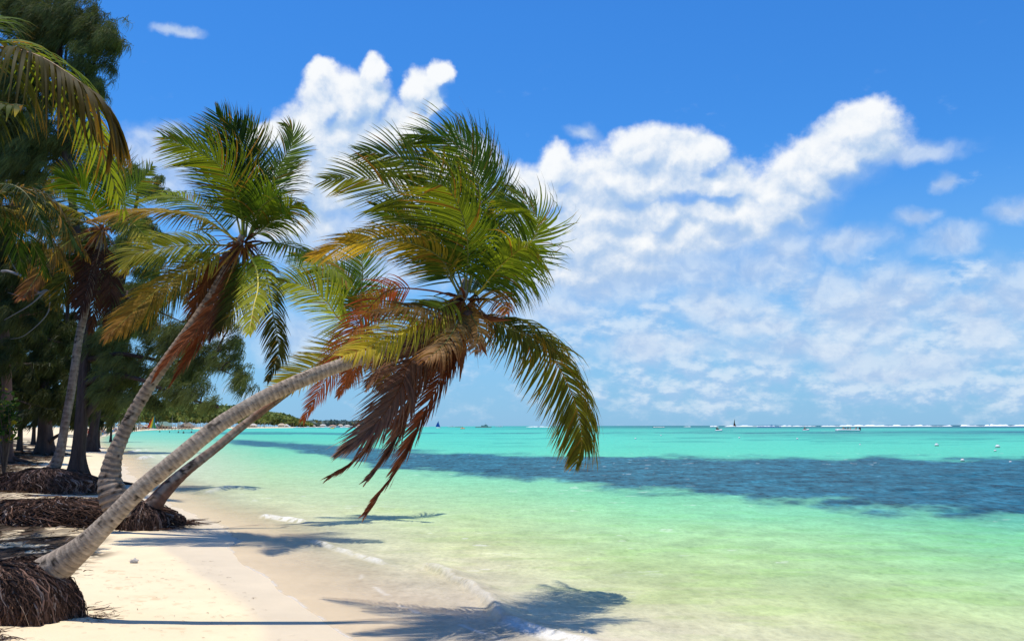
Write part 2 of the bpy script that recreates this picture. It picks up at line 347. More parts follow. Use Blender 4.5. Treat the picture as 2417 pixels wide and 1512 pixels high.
def sand_mat():
    m,nt=newmat('beach_sand'); L=nt.links
    at=N(nt,'ShaderNodeAttribute',attribute_name='Col'); wa=N(nt,'ShaderNodeAttribute',attribute_name='wet'); tc=N(nt,'ShaderNodeTexCoord')
    n1=noise_node(nt,3,6,tc.outputs['Object'],.6); n2=noise_node(nt,55,3,tc.outputs['Object'],.7)
    f=math_node(nt,'ADD',math_node(nt,'MULTIPLY_ADD',n1.outputs[0],.14,.86),math_node(nt,'MULTIPLY',n2.outputs[0],.14))
    b=N(nt,'ShaderNodeBsdfPrincipled'); L.new(vmul(nt,at.outputs['Color'],f),b.inputs['Base Color'])
    L.new(math_node(nt,'MULTIPLY_ADD',wa.outputs['Fac'],-.35,.95),b.inputs['Roughness']); L.new(math_node(nt,'MULTIPLY_ADD',wa.outputs['Fac'],.08,.05),b.inputs['Specular IOR Level'])
    bp=N(nt,'ShaderNodeBump'); L.new(math_node(nt,'MULTIPLY_ADD',wa.outputs['Fac'],-.5,.55),bp.inputs['Strength']); bp.inputs['Distance'].default_value=.02
    nb=noise_node(nt,9,7,tc.outputs['Object'],.62); L.new(nb.outputs[0],bp.inputs['Height']); L.new(bp.outputs[0],b.inputs['Normal'])
    o=N(nt,'ShaderNodeOutputMaterial'); L.new(b.outputs[0],o.inputs[0]); return m
M_sand=sand_mat()
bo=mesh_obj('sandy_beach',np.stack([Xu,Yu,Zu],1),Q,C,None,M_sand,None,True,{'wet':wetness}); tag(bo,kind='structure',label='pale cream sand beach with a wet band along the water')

# --- sea colours sampled down five sight lines: rows of (picture row, colour)
SEA={ 300:[(1004,(70,195,190)),(1016,(95,205,185)),(1022,(130,218,190)),(1035,(150,222,185)),(1050,(190,226,185)),(1070,(225,222,185)),(1100,(235,220,190)),(1512,(238,222,198))],
 650:[(1004,(50,200,185)),(1010,(75,215,195)),(1022,(70,212,180)),(1040,(95,215,175)),(1060,(120,218,170)),(1085,(150,222,168)),(1120,(185,224,165)),(1160,(208,222,165)),(1200,(226,221,170)),(1250,(232,220,185)),(1300,(236,220,192)),(1512,(240,223,198))],
 1100:[(1004,(50,165,165)),(1008,(55,195,180)),(1016,(72,216,190)),(1035,(80,220,190)),(1060,(90,222,186)),(1100,(120,222,175)),(1140,(150,224,165)),(1180,(178,224,158)),(1230,(200,222,152)),(1280,(216,220,155)),(1330,(228,219,172)),(1400,(236,221,190)),(1512,(241,224,198))],
 1500:[(1003.6,(24,105,132)),(1007.4,(34,140,146)),(1014,(62,200,178)),(1035,(80,220,188)),(1060,(88,222,184)),(1110,(112,218,174)),(1160,(128,222,165)),(1210,(152,224,158)),(1260,(180,222,150)),(1320,(196,219,142)),(1400,(216,220,158)),(1450,(228,220,175)),(1512,(236,222,190))],
 2000:[(1002.6,(14,84,118)),(1007,(20,110,130)),(1009.5,(42,165,165)),(1013,(65,205,182)),(1022,(58,178,165)),(1035,(74,212,184)),(1060,(84,220,184)),(1160,(112,212,170)),(1210,(128,216,162)),(1260,(156,221,152)),(1320,(176,219,146)),(1400,(200,220,146)),(1450,(210,219,152)),(1512,(218,219,165))],
 2417:[(1001.6,(10,80,115)),(1006.5,(16,104,128)),(1009,(34,150,155)),(1012,(66,208,186)),(1018,(46,150,158)),(1030,(70,205,180)),(1060,(84,220,186)),(1160,(95,190,165)),(1215,(96,192,160)),(1260,(126,212,152)),(1320,(152,216,148)),(1400,(184,218,146)),(1450,(198,218,150)),(1512,(208,218,158))]}
q=np.concatenate([np.geomspace(.15,20,100),np.arange(21,600,1.0),np.geomspace(601,1500,60)])[::-1]
t=np.concatenate([np.linspace(-1.3,-.62,120,endpoint=False),np.arange(-.62,.62,.0013),np.linspace(.62,1.4,120)])
X,Y=fan(q,t); S=shore_s(X,Y)
Q,us=grid_quads(len(q),len(t),S<.5); Xu,Yu,Su=[a.ravel()[us] for a in (X,Y,S)]
def srow(Y,X): return HY+F*CZ/Y-EPS*(X/Y)*F      # how far a sea point lies below the horizon seen from the beach
colx=np.array(sorted(SEA)); tx=(colx-1208.5)/F
R=Yu*0+F*CZ/Yu; wob=1+.10*(fbm(Xu/(Yu+6)*9,np.log(Yu)*5,3,61)-.5)
cols=[]
for c in colx:
    rows=np.array([r for r,_ in SEA[c]],float); rows=np.maximum(rows-(HY-EPS*(c-1208.5)),.01); cl=np.array([s2l(v) for _,v in SEA[c]])
    cols.append(np.stack([np.interp(np.log(R*wob),np.log(rows),cl[:,k]) for k in range(3)],1))
cols=np.stack(cols,0); tt=np.clip(Xu/Yu+.02*(fbm(Xu*.3,Yu*.1,3,62)-.5),tx[0],tx[-1]-1e-6); ii=np.clip(np.searchsorted(tx,tt,side='right')-1,0,len(tx)-2); fr=((tt-tx[ii])/(tx[ii+1]-tx[ii]))[:,None]
C=cols[ii,np.arange(len(ii))]*(1-fr)+cols[ii+1,np.arange(len(ii))]*fr
# seagrass beds: band from the first sight line to the last, (x, near row, far row)
def band(tab,amp,seed,col,edge=.05,ragged=.10):
    global C
    tb=np.array(tab,float); bx=(tb[:,0]-1208.5)/F; hy=HY-EPS*(tb[:,0]-1208.5)
    lo=np.interp(Xu/Yu,bx,np.log(tb[:,1]-hy)); hi=np.interp(Xu/Yu,bx,np.log(tb[:,2]-hy)); lr=np.log(R)
    nn=ragged*2*(fbm(Xu/Yu*22,lr*9,5,seed)-.5)+.35*ragged*(fbm(Xu*1.1,Yu*.5,3,seed+5)-.5)
    m=sst(-edge,edge,lr+nn-lo)*sst(-edge,edge,hi-lr+nn)*sst(bx[0],bx[0]+.05,Xu/Yu)
    m=m*amp; C=C*(1-m[:,None])+m[:,None]*s2l(col); return m
gm=band([(480,1030,1033),(560,1037,1047),(700,1042,1062),(830,1053,1085),(900,1060,1100),(1100,1069,1118),(1300,1073,1132),(1500,1076,1152),(1700,1078,1170),(2000,1079,1193),(2417,1080,1211),(3300,1080,1240)],.93,71,(24,94,124),.085,.14)
gm2=band([(380,1019,1021),(430,1018.5,1022),(560,1018.5,1024),(700,1019,1025),(820,1020,1025),(860,1021,1023)],.7,81,(28,110,135),.06,.16)
gm3=band([(2150,1021,1022),(2417,1021.5,1024.5),(2700,1021,1025)],.5,91,(40,120,140),.08,.2)
st=sst(.56,.70,fbm(Xu/Yu*14,np.log(R)*16,4,101))*sst(2,5,R)*sst(60,34,R)*sst(-.14,.02,Xu/Yu)*(1-gm)
C=C*(1-.42*st[:,None]*np.array([1.,.62,.45]))
# light and shade of the ripples, painted into the water colour
near=sst(30,12,Yu)
nw=fbm(Xu*1.5+.25*Yu,Yu*1.25,4,111); nl=fbm(Xu*.22,Yu*.42,3,112)
C=C*(1+(nw-.5)*.46*near*sst(0,-2.5,Su)+(nl-.5)*.16*sst(60,20,Yu))[:,None]
cy=sst(.52,.68,fbm(Xu*1.1,Yu*2.4,4,113))*near*sst(-1,-4,Su)*(1-gm)*.55
C=C*(1-cy[:,None])+cy[:,None]*C*np.array([.86,.98,.72])
gt=(fbm(Xu*1.25,Yu*1.15,4,121)-.5)*gm*sst(140,40,Yu)
C=C*(1+np.clip(gt*1.6,-.5,.8)[:,None]*np.array([.9,1.,.95]))
# displacement: chop, fading with distance, and the small breakers
amp=.012+.05*sst(1,18,-Su)
Z=amp*((fbm(Xu*.95+.2*Yu,Yu*1.1,4,131)-.5)*1.6+(fbm(Xu*2.6,Yu*2.8,3,132)-.5)*.6)*sst(.1,-1.4,Su)+.07*(fbm(Xu*.16,Yu*.4,3,133)-.5)*sst(-6,-20,Su)
foam=np.zeros(len(Xu))
def breaker(px,h,wd,fm,seed,fw=.22):
    """a small crest along the line: steep on the shore side, foam in front of it"""
    global Z,foam
    line=np.array([G(*p)[:2] for p in px]); d=np.full(len(Xu),1e9); sg=np.zeros(len(Xu)); u=np.zeros(len(Xu)); Ls=np.concatenate([[0],np.cumsum(np.linalg.norm(np.diff(line,axis=0),axis=1))])
    sel=(Yu<line[:,1].max()+3)&(Yu>line[:,1].min()-3)&(Xu>line[:,0].min()-3)&(Xu<line[:,0].max()+3); x=Xu[sel]; y=Yu[sel]; dd=np.full(len(x),1e9); ss=np.zeros(len(x)); uu=np.zeros(len(x))
    for i in range(len(line)-1):
        x1,y1=line[i]; dx,dy=line[i+1]-line[i]; l2=dx*dx+dy*dy; tq=np.clip(((x-x1)*dx+(y-y1)*dy)/l2,0,1)
        ex=x-x1-tq*dx; ey=y-y1-tq*dy; e=np.hypot(ex,ey); b=e<dd; dd=np.where(b,e,dd); ss=np.where(b,np.sign(dx*ey-dy*ex),ss); uu=np.where(b,(Ls[i]+tq*(Ls[i+1]-Ls[i]))/Ls[-1],uu)
    sd=dd*ss+wd*.7*(fbm(x*2.2,y*2.2,3,seed)-.5)      # signed; negative = shore side of a line drawn left to right and towards the viewer
    env=sst(0,.12,uu)*sst(1,.8,uu)*(.65+.7*fbm(uu*9,uu*0,2,seed+1))
    hz=h*env*np.where(sd<0,np.exp(-(sd/(wd*.55))**2),np.exp(-(sd/(wd*1.7))**2)); Z[sel]+=hz
    f=fm*env*sst(-fw,-fw*.3,sd)*sst(wd*.35,-.02,sd)*sst(.36,.58,fbm(x*9,y*9,4,seed+2)+.12); foam[sel]=np.maximum(foam[sel],f)
breaker([(985,1350),(1010,1340),(1045,1352),(1090,1375),(1140,1408),(1170,1440),(1195,1475),(1215,1500)],.085,.13,.32,201,.10)
breaker([(1195,1462),(1240,1478),(1300,1492),(1370,1508),(1450,1530),(1540,1560)],.035,.10,.85,211,.30)
breaker([(730,1272),(760,1284),(800,1298),(850,1312),(915,1332),(950,1340)],.045,.12,.55,221,.14)
breaker([(610,1224),(635,1218),(665,1224),(700,1230),(740,1236)],.06,.16,.8,231,.25)
breaker([(480,1168),(520,1156),(560,1152),(620,1158)],.10,.3,.35,241)
breaker([(320,1086),(345,1080),(400,1078),(450,1084)],.14,.4,.55,251,.4)
breaker([(300,1068),(330,1062),(370,1060)],.10,.4,.7,252,.4)
breaker([(820,1208),(870,1200),(950,1205),(1020,1216)],.05,.2,.0,253)
breaker([(530,1250),(600,1243),(700,1245),(800,1255)],.035,.18,.0,254)
# swash edge
ed=np.exp(-((Su+.015)/.022)**2)*sst(.42,.55,fbm(Xu*3,Yu*3,3,261))*sst(25,14,Yu)
foam=np.maximum(foam,.55*ed)
e2=np.exp(-((Su+1.15+.5*(fbm(Xu*.6,Yu*.6,3,263)-.5))/.035)**2)*sst(.5,.62,fbm(Xu*2.2,Yu*2.2,4,262))*sst(14,10,Yu)
foam=np.maximum(foam,.5*e2)
fk=.5*sst(.76,.82,fbm(Xu*2.0,Yu*3.2,4,271))*sst(.55,.66,fbm(Xu*.25,Yu*.3,3,272))*sst(1,3,-Su)*.8
foam=np.maximum(foam,fk*sst(90,30,Yu))
alpha=.22+.78*sst(.15,-2.6,Su)
alpha=np.maximum(alpha,np.clip(foam,0,1)); C=C*.80*np.array([1.0,.985,.96]); C=C*.93+.07*C.mean(1,keepdims=True)*np.array([1.1,1.0,1.0])
def water_mat():
    m,nt=newmat('sea_water'); L=nt.links
    at=N(nt,'ShaderNodeAttribute',attribute_name='Col'); al=N(nt,'ShaderNodeAttribute',attribute_name='alpha'); fo=N(nt,'ShaderNodeAttribute',attribute_name='foam'); tc=N(nt,'ShaderNodeTexCoord')
    mp=N(nt,'ShaderNodeMapping'); mp.inputs['Scale'].default_value=(1.35,1.0,1); L.new(tc.outputs['Object'],mp.inputs[0])
    n1=noise_node(nt,1.6,7,mp.outputs[0],.62); n2=noise_node(nt,.05,5,mp.outputs[0],.6)
    f=math_node(nt,'ADD',math_node(nt,'MULTIPLY_ADD',n1.outputs[0],.62,.60),math_node(nt,'MULTIPLY',n2.outputs[0],.18))
    mp4=N(nt,'ShaderNodeMapping'); mp4.inputs['Scale'].default_value=(1.25,.8,1); L.new(tc.outputs['Object'],mp4.inputs[0]); n4=noise_node(nt,4.2,5,mp4.outputs[0],.6); n5=noise_node(nt,9,3,mp4.outputs[0],.5)
    rdg=math_node(nt,'ABSOLUTE',math_node(nt,'SUBTRACT',n4.outputs[0],.5)); f=math_node(nt,'MULTIPLY',f,math_node(nt,'MULTIPLY_ADD',rdg,-1.15,1.09)); f=math_node(nt,'MULTIPLY',f,math_node(nt,'MULTIPLY_ADD',n5.outputs[0],.30,.85))  # caustic-like light network and ripple tones painted into the colour
    ga=N(nt,'ShaderNodeAttribute',attribute_name='grass'); mp3=N(nt,'ShaderNodeMapping'); mp3.inputs['Scale'].default_value=(2.3,1.0,1); L.new(tc.outputs['Object'],mp3.inputs[0]); n3=noise_node(nt,1.7,6,mp3.outputs[0],.6)
    f=math_node(nt,'MULTIPLY',f,math_node(nt,'MULTIPLY_ADD',math_node(nt,'MULTIPLY',ga.outputs['Fac'],math_node(nt,'SUBTRACT',n3.outputs[0],.5)),3.2,1.0))
    b=N(nt,'ShaderNodeBsdfDiffuse'); L.new(vmul(nt,at.outputs['Color'],f),b.inputs['Color']); gl=N(nt,'ShaderNodeBsdfGlossy'); gl.inputs['Roughness'].default_value=.12
    fr=N(nt,'ShaderNodeFresnel'); fr.inputs['IOR'].default_value=1.33; fx=math_node(nt,'MINIMUM',math_node(nt,'MULTIPLY',fr.outputs[0],.36),.20); bs=N(nt,'ShaderNodeMixShader'); L.new(fx,bs.inputs[0]); L.new(b.outputs[0],bs.inputs[1]); L.new(gl.outputs[0],bs.inputs[2])
    bp=N(nt,'ShaderNodeBump'); bp.inputs['Strength'].default_value=1; bp.inputs['Distance'].default_value=.08; hh_=math_node(nt,'MULTIPLY_ADD',n4.outputs[0],.45,n1.outputs[0]); L.new(hh_,bp.inputs['Height']); [L.new(bp.outputs[0],q.inputs['Normal']) for q in (b,gl,fr)]
    tr=N(nt,'ShaderNodeBsdfTransparent'); tr.inputs[0].default_value=(1,.985,.95,1); mx=N(nt,'ShaderNodeMixShader'); L.new(al.outputs['Fac'],mx.inputs[0]); L.new(tr.outputs[0],mx.inputs[1]); L.new(bs.outputs[0],mx.inputs[2])
    nf=noise_node(nt,26,5,tc.outputs['Object'],.7); fm=math_node(nt,'MULTIPLY',fo.outputs['Fac'],math_node(nt,'MULTIPLY_ADD',nf.outputs[0],2.6,-.55,clamp=True),clamp=True)
    fd=N(nt,'ShaderNodeBsdfDiffuse'); fd.inputs[0].default_value=(.86,.83,.76,1); m2=N(nt,'ShaderNodeMixShader'); L.new(fm,m2.inputs[0]); L.new(mx.outputs[0],m2.inputs[1]); L.new(fd.outputs[0],m2.inputs[2])
    o=N(nt,'ShaderNodeOutputMaterial'); L.new(m2.outputs[0],o.inputs[0]); return m
wo_=mesh_obj('sea_water',np.stack([Xu,Yu,Z],1),Q,np.clip(C,0,1),None,water_mat(),None,True,{'alpha':alpha,'foam':foam,'grass':gm}); tag(wo_,kind='structure',label='turquoise sea with dark seagrass bands')
# reef surf: low ridges of white water near the horizon
mb=MB()
def surf(px0,px1,d,h,seed):
    a=G(px0,1100)[0:2]; x0=(px0-1208.5)/F*d; x1=(px1-1208.5)/F*d; n=max(6,int(abs(px1-px0)/1.5)); u=np.linspace(0,1,n)
    x=x0+(x1-x0)*u; y=d+d*.03*(fbm(u*5,u*0,3,seed)-.5); hh=h*np.clip(fbm(u*(px1-px0)/14,u*0,4,seed+1)*2-.35,.12,1.2)*sst(0,.05,u)*sst(1,.95,u)
    V=np.stack([np.stack([x,y-h*2.5,x*0-.05],1),np.stack([x,y-h*.4,hh*.8],1),np.stack([x,y,hh],1),np.stack([x,y+h*2,x*0-.05],1)],1).reshape(-1,3)
    i=np.arange(n-1)[:,None]*4; j=np.arange(3)[None,:]; mb.add(V,np.stack([i+j,i+4+j,i+5+j,i+1+j],-1).reshape(-1,4),(.85,.87,.86))
for a in [(2540,2720,1500,2.0,301),(1930,2170,1500,2.5,302),(2170,2240,1480,2.4,303),(2250,2330,1500,2.2,304),(2330,2420,1450,2.9,305),(2420,2560,1500,2.3,306),(1700,1925,1600,1.9,307),(1670,1695,1600,1.6,308),(1240,1300,1500,1.1,309),(1330,1370,1500,1.2,311),(1610,1625,1500,1.8,310)]: surf(*a)
tag(mb.build('reef_surf',mat_attr('surf_foam',.9,.05,0,nscale=.05,namp=.1)),kind='structure',label='white surf breaking on the reef below the horizon')

_sx=np.array([226,240,275,340,450,600,720,900],float); _sy=np.array([1041,1030,1021,1015.5,1012,1010,1008.6,1007.2])
_sd=CZ*F/(_sy-(HY-EPS*(_sx-1208.5)))
def dsh(px): return float(np.exp(np.interp(px,_sx,np.log(_sd))))
# ------------------------------------------------------------------ palm fronds
GREEN=(.105,.165,.012); DKGREEN=(.030,.060,.010); LTGREEN=(.27,.31,.022); YEL=(.48,.36,.03); OCH=(.42,.21,.03); BRN=(.25,.088,.032); TAN=(.42,.23,.11); DKBR=(.085,.034,.017); RUST=(.32,.090,.026)
WIND=np.array([-1.,.05,-.10])
def frond(root,pts,L=.7,n=62,face=.6,c0=GREEN,c1=LTGREEN,tip=OCH,wind=.8,grav=.7,dead=False,pet=.14,w=.0135,spread=1.0,rc=(.17,.17,.03),rr=.013,side=(1,1),twist=0.,name='frond',rag=.12,tipfrom=.82):
    """pts: world points along the stalk from crown to tip; c0/c1 leaflet colour at base/tip of the frond"""
    rg=np.random.default_rng(abs(hash((round(float(pts[0][0])*100),round(float(pts[-1][2])*100),n)))%99991)
    pts=np.array(pts,float); cur,s=cat_rom(pts,48); Ltot=s[-1]
    T=nz(np.gradient(cur,axis=0)); up=np.array([0,0,1.]); yv=np.array([0,-1.,0])
    mb=MB(); rad=rr*(1-.85*(s/Ltot)**.8); V,Q=tube(cur,rad,5)
    cr=np.repeat(np.asarray(rc)[None]*(.75+.5*(1-s/Ltot))[:,None],5,0); cr=np.vstack([cr,cr[:2]])
    fo=MB()
    for sd in (1,-1):
        m=int(n*side[0 if sd>0 else 1]); 
        if m<2: continue
        u=np.linspace(pet,1,m)+rg.normal(0,.003,m); u=np.clip(u,0,1)
        ok=rg.random(m)>rag*.35; u=u[ok]; m=len(u)
        idx=u*47; i0=np.clip(idx.astype(int),0,46); f=(idx-i0)[:,None]
        o=cur[i0]*(1-f)+cur[i0+1]*f; t=nz(T[i0]*(1-f)+T[i0+1]*f)
        Bh=nz(np.cross(t,up)+1e-3); Bf=nz(np.cross(t,yv)+1e-3); Bf=np.where((Bf*Bh).sum(1,keepdims=True)<0,Bf,Bf) 
        # keep a constant sense along the frond
        for A in (Bh,Bf):
            for k in range(1,m):
                if (A[k]*A[k-1]).sum()<0: A[k]*=-1
        if (Bf*Bh).sum(1).mean()<0: Bf=-Bf
        fc=np.clip(face+twist*(u-.5),0,1)[:,None]; B=nz(Bh*(1-fc)+Bf*fc); Nn=nz(np.cross(t,B)); Nn=np.where(Nn[:,2:3]<0,-Nn,Nn)
        ang=np.radians(28+38*u**1.5)[:,None]*spread
        d0=nz(sd*B*np.cos(ang)+t*np.sin(ang)+Nn*.18)
        ln=L*np.clip(np.sin(np.pi*(.12+.80*u))**.55,.15,1)*(1-.45*np.clip((u-.75)/.25,0,1))*(1+rg.normal(0,.07,m)); ln=np.where(rg.random(m)<rag*.6,ln*rg.uniform(.3,.8,m),ln)
        K=6; pos=[o]; dr=d0; cl=fbm(u*9+sd*3,u*0+pts[0][0],3,int(abs(pts[-1][0])*50)%97)[:,None]-.5
        jit=rg.normal(0,.10,(m,3)); wj=(wind*(1+rg.normal(0,.18,m)))[:,None]+cl*.9*wind; gj=(grav*(1+rg.normal(0,.15,m)))[:,None]-cl*.7*grav
        dirs=[]
        for k in range(1,K+1):
            a=(k/K)**1.3; dr=nz(d0+jit*a+a*(WIND*wj+np.array([0,0,-1.])*gj)); dirs.append(dr); pos.append(pos[-1]+dr*(ln/K)[:,None])
        PT=np.stack(pos,1); D=np.stack([dirs[0]]+dirs,1)
        tw=rg.normal(0,.45,m)[:,None,None]; Wv=nz(np.cross(D,np.cross(np.repeat(t[:,None],K+1,1),D))); Wv=nz(Wv+tw*np.cross(D,Wv))
        prof=np.array([.55,1,1,.9,.7,.42,.06]); HW=w*.66*prof[None,:]*(.75+.5*rg.random(m))[:,None]
        V2,Q2=ribbons(PT,Wv,HW)
        uu=u[:,None]; cb=np.asarray(c0)[None]*(1-uu)+np.asarray(c1)[None]*uu; cb=cb*(1+rg.normal(0,.16,(m,1)))*(1+cl*.6); 
        vv=np.linspace(0,1,K+1)[None,:,None]; tf=sst(tipfrom,1.12,vv+rg.normal(0,.12,(m,1,1))+.22*np.clip(uu[:,:,None]-.6,0,1))
        cc=cb[:,None,:]*(1-tf)+np.asarray(tip)[None,None]*tf; br=rg.random(m)<.04*(1 if not dead else 0); cc[br]=np.asarray(OCH)*.8
        fo.add(V2,Q2,np.clip(np.repeat(cc,2,1).reshape(-1,3),.004,.9))
    o=fo.build(name,M_dead if dead else M_leaf,root)
    mb.add(V,Q,cr); mb.build('rachis',M_dead if dead else M_rachis,o)
    return o
def trunk_mesh(root,pts,gr,seed,base=(.30,.235,.175),ringstep=.055,flare=None,red=0.,ns=22,step=.012,mat=None,jag=.035):
    """pts rows: x,y,z,radius"""
    L=np.linalg.norm(np.diff(np.array(pts)[:,:3],axis=0),axis=1).sum(); n=int(L/step)
    c,s=cat_rom(pts,n); r=c[:,3]; th=np.linspace(0,2*math.pi,ns,endpoint=False)
    ss=s[:,None]+.012*np.sin(th+seed)[None,:]+.02*(fbm(s[:,None]*6,th[None,:]*1.2,3,seed)-.5)
    st_=ringstep*(1+.0*ss); ph=(ss/st_); ph=ph+.35*(vn(ph*0+s[:,None]*3,ph*0,seed+1)-.5); fr_=ph-np.floor(ph)
    ridge=np.where(fr_<.18,fr_/.18,1-(fr_-.18)/.82*.9)
    bumpy=fbm(s[:,None]*9,np.cos(th)[None,:]*2+np.sin(th)[None,:]*1.3,4,seed+2)
    R=r[:,None]*(1+jag*(ridge-.5)+.08*(bumpy-.5)); 
    V,Q=tube(c[:,:3],R,ns)
    gash=sst(.66,.72,fbm(s[:,None]*11,th[None,:]*2.2+seed,4,seed+4))*sst(.45,.6,vn(s[:,None]*2,th[None,:]*.8,seed+5))
    groove=sst(.10,.0,fr_)+sst(.9,1.,fr_)*.6
    lich=sst(.5,.68,fbm(s[:,None]*3,th[None,:]*1.4,4,seed+3))
    f=(.72+.5*fbm(s[:,None]*20,th[None,:]*3,4,seed+6)+.25*(vn(np.floor(ph),ph*0,seed+9)-.5))[...,None]
    col=np.asarray(base)[None,None]*f; col=col*(1-(.40+gr)*groove[...,None]*(.5+vn(ss*3,np.cos(th)[None,:]+0*ss,seed+12))[...,None])*(1+.4*sst(.25,.14,np.abs(fr_-.25))[...,None]); col=col*(1-lich[...,None]*.35)+lich[...,None]*.35*np.array([.44,.39,.32]); col=col*(1-.85*gash[...,None])
    if red: rr_=(red*sst(.35,.6,fbm(s[:,None]*1.2,th[None,:]*.7,3,seed+7)))[...,None]; col=col*(1-rr_)+rr_*np.array([.20,.085,.05])*f
    C=np.vstack([col.reshape(-1,3),col[0,:1],col[-1,:1]])
    mb=MB(); mb.add(V,Q,C); return mb.build('trunk',mat or M_trunk,root)
def root_mass(root,c,ax,ay,h,nr,seed,rot=0.,drop=.1,rlen=(.35,.8),rw=.008,top=None,col=(.15,.088,.062)):
    """a mound of matted adventitious roots: dark core plus many root strands running down its flank"""
    rg=np.random.default_rng(seed); nu,nv=72,26
    ca,sa=math.cos(rot),math.sin(rot)
    def surf_pt(a,p,lift=1.0):
        # a angle, p 0 top .. 1 foot
        rr=np.sin(np.clip(p,0,1)*math.pi/2)**.85; k=1+.30*(fbm(np.cos(a)*2.2+seed,np.sin(a)*2.2,4,seed)-.5)*2
        x=ax*rr*np.cos(a)*k*lift; y=ay*rr*np.sin(a)*k*lift; z=h*np.cos(np.clip(p,0,1)*math.pi/2)**.75*lift
        x2=x*ca-y*sa+c[0]; y2=x*sa+y*ca+c[1]; return np.stack([x2,y2,z*(1+.35*(fbm(np.cos(a)*p*3+seed,np.sin(a)*p*3,3,seed+1)-.5))+c[2]-drop],-1)
    a=np.linspace(0,2*math.pi,nu+1)[None,:]; p=np.linspace(0.001,1,nv)[:,None]; V=surf_pt(a+0*p,p+0*a,.955)
    i=np.arange(nv-1)[:,None]*(nu+1); j=np.arange(nu)[None,:]; Q=np.stack([i+j,i+nu+1+j,i+nu+2+j,i+1+j],-1).reshape(-1,4)
    f=fbm(a*9,p*7,3,seed+3); C=(np.array([.05,.030,.022])[None,None]*(.4+1.2*f[...,None])).reshape(-1,3)
    mb=MB(); mb.add(V.reshape(-1,3),Q,C)
    K=8; n=nr; a0=rg.uniform(0,2*math.pi,n); p0=rg.uniform(.0,1,n)**.7*.95; ln=rg.uniform(*rlen,n)/max(ax,ay)*.9; wob=rg.normal(0,.10,n); wob2=rg.uniform(0,6.28,n); lf=rg.uniform(.99,1.07,n); splay=sst(.75,1,p0+ln)
    tt=np.linspace(0,1,K)[None,:]; pp=p0[:,None]+ln[:,None]*tt; aa=a0[:,None]+wob[:,None]*tt+.05*np.sin(tt*7+wob2[:,None])
    over=np.clip(pp-1,0,1)
    PT=surf_pt(aa,np.minimum(pp,1),lf[:,None]+.02*np.sin(tt*9+wob2[:,None])); PT[...,2]=np.where(pp>1,PT[...,2]-over*.2,PT[...,2])+.0
    outd=np.stack([np.cos(aa+rot),np.sin(aa+rot),0*aa],-1); PT=PT+outd*(over*max(ax,ay)*(.3+.7*rg.random((n,1))))[...,None]; PT[...,2]=np.maximum(PT[...,2],c[2]-.02)
    PT=PT+rg.normal(0,.008,PT.shape)
    D=nz(np.gradient(PT,axis=1)); nrm_=nz(PT-(np.asarray(c)-[0,0,h*.5])[None,None]); Wv=nz(np.cross(D,nrm_))
    hw=(rw*np.exp(rg.normal(-.1,.45,n)))[:,None]*np.array([1,1,1,.95,.9,.8,.6,.35])[None]
    tone=.8*np.exp(rg.normal(0,.6,n)); cc=np.asarray(col)[None]*tone[:,None]*np.array([1,1,1]) ; cc=np.where((rg.random(n)<.10)[:,None],np.array([.30,.235,.20]),cc)
    for sgn in (1,-1):   # two ribbons at right angles make a strand with some body
        V,Q=ribbons(PT,nz(Wv+sgn*.9*nrm_),hw); mb.add(V,Q,np.clip(np.repeat(np.repeat(cc[:,None],K,1),2,1).reshape(-1,3),.01,.5))
    return mb.build('root_mass',M_root,root,smooth=False)
def pp(l,d0,d1):
    """picture polyline + depth at crown and tip -> world points"""
    n=len(l); return [P(x,y,d0+(d1-d0)*(i/(n-1))) for i,(x,y) in enumerate(l)]
def crown_bits(root,c,r,seed,fibre=True,nuts=0,scale=1.0):
    """sheathing boot fibre, stub stalks and flower stems at the heart of the crown"""
    rg=np.random.default_rng(seed); mb=MB(); n=70; K=5
    a=rg.uniform(0,6.28,n); e=rg.uniform(-1.2,.9,n); d=np.stack([np.cos(a)*np.cos(e),np.sin(a)*np.cos(e),np.sin(e)],1)
    ln=rg.uniform(.12,.55,n)*scale; tt=np.linspace(0,1,K)[None,:,None]; PT=np.asarray(c)[None,None]+d[:,None]*(r*.4+tt*ln[:,None,None])+tt**2*np.array([-.08,0,-.22])*scale
    D=nz(np.gradient(PT,axis=1)); Wv=nz(np.cross(D,rg.normal(0,1,(n,1,3)))); hw=rg.uniform(.006,.022,n)[:,None]*scale*np.array([1,1,.8,.6,.15])[None]
    V,Q=ribbons(PT,Wv,hw); pal=np.array([BRN,DKBR,OCH,TAN,RUST])[rg.integers(0,5,n)]; mb.add(V,Q,np.repeat(pal,2*K,0).reshape(-1,3)); mb.build('leaf_sheath',M_dead,root)
    for k in range(nuts):
        a=rg.uniform(0,6.28); q=np.asarray(c)+np.array([math.cos(a)*.2,math.sin(a)*.2,-.18-.1*rg.random()])*scale
        m2=MB(); th=np.linspace(0,math.pi,8); pts=np.stack([q[0]+0*th,q[1]+0*th,q[2]-np.cos(th)*.085*scale],1); V,Q=tube(pts,.07*scale*np.sin(th)+.004,9); m2.add(V,Q,(.13,.10,.03) if k%2 else (.16,.07,.03)); m2.build('coconut',M_rachis,root)

def place(root,ob=None):
    """shift a thing's parts so that its empty stands at its base"""
    for ch in root.children: ch.location=ch.location-root.location
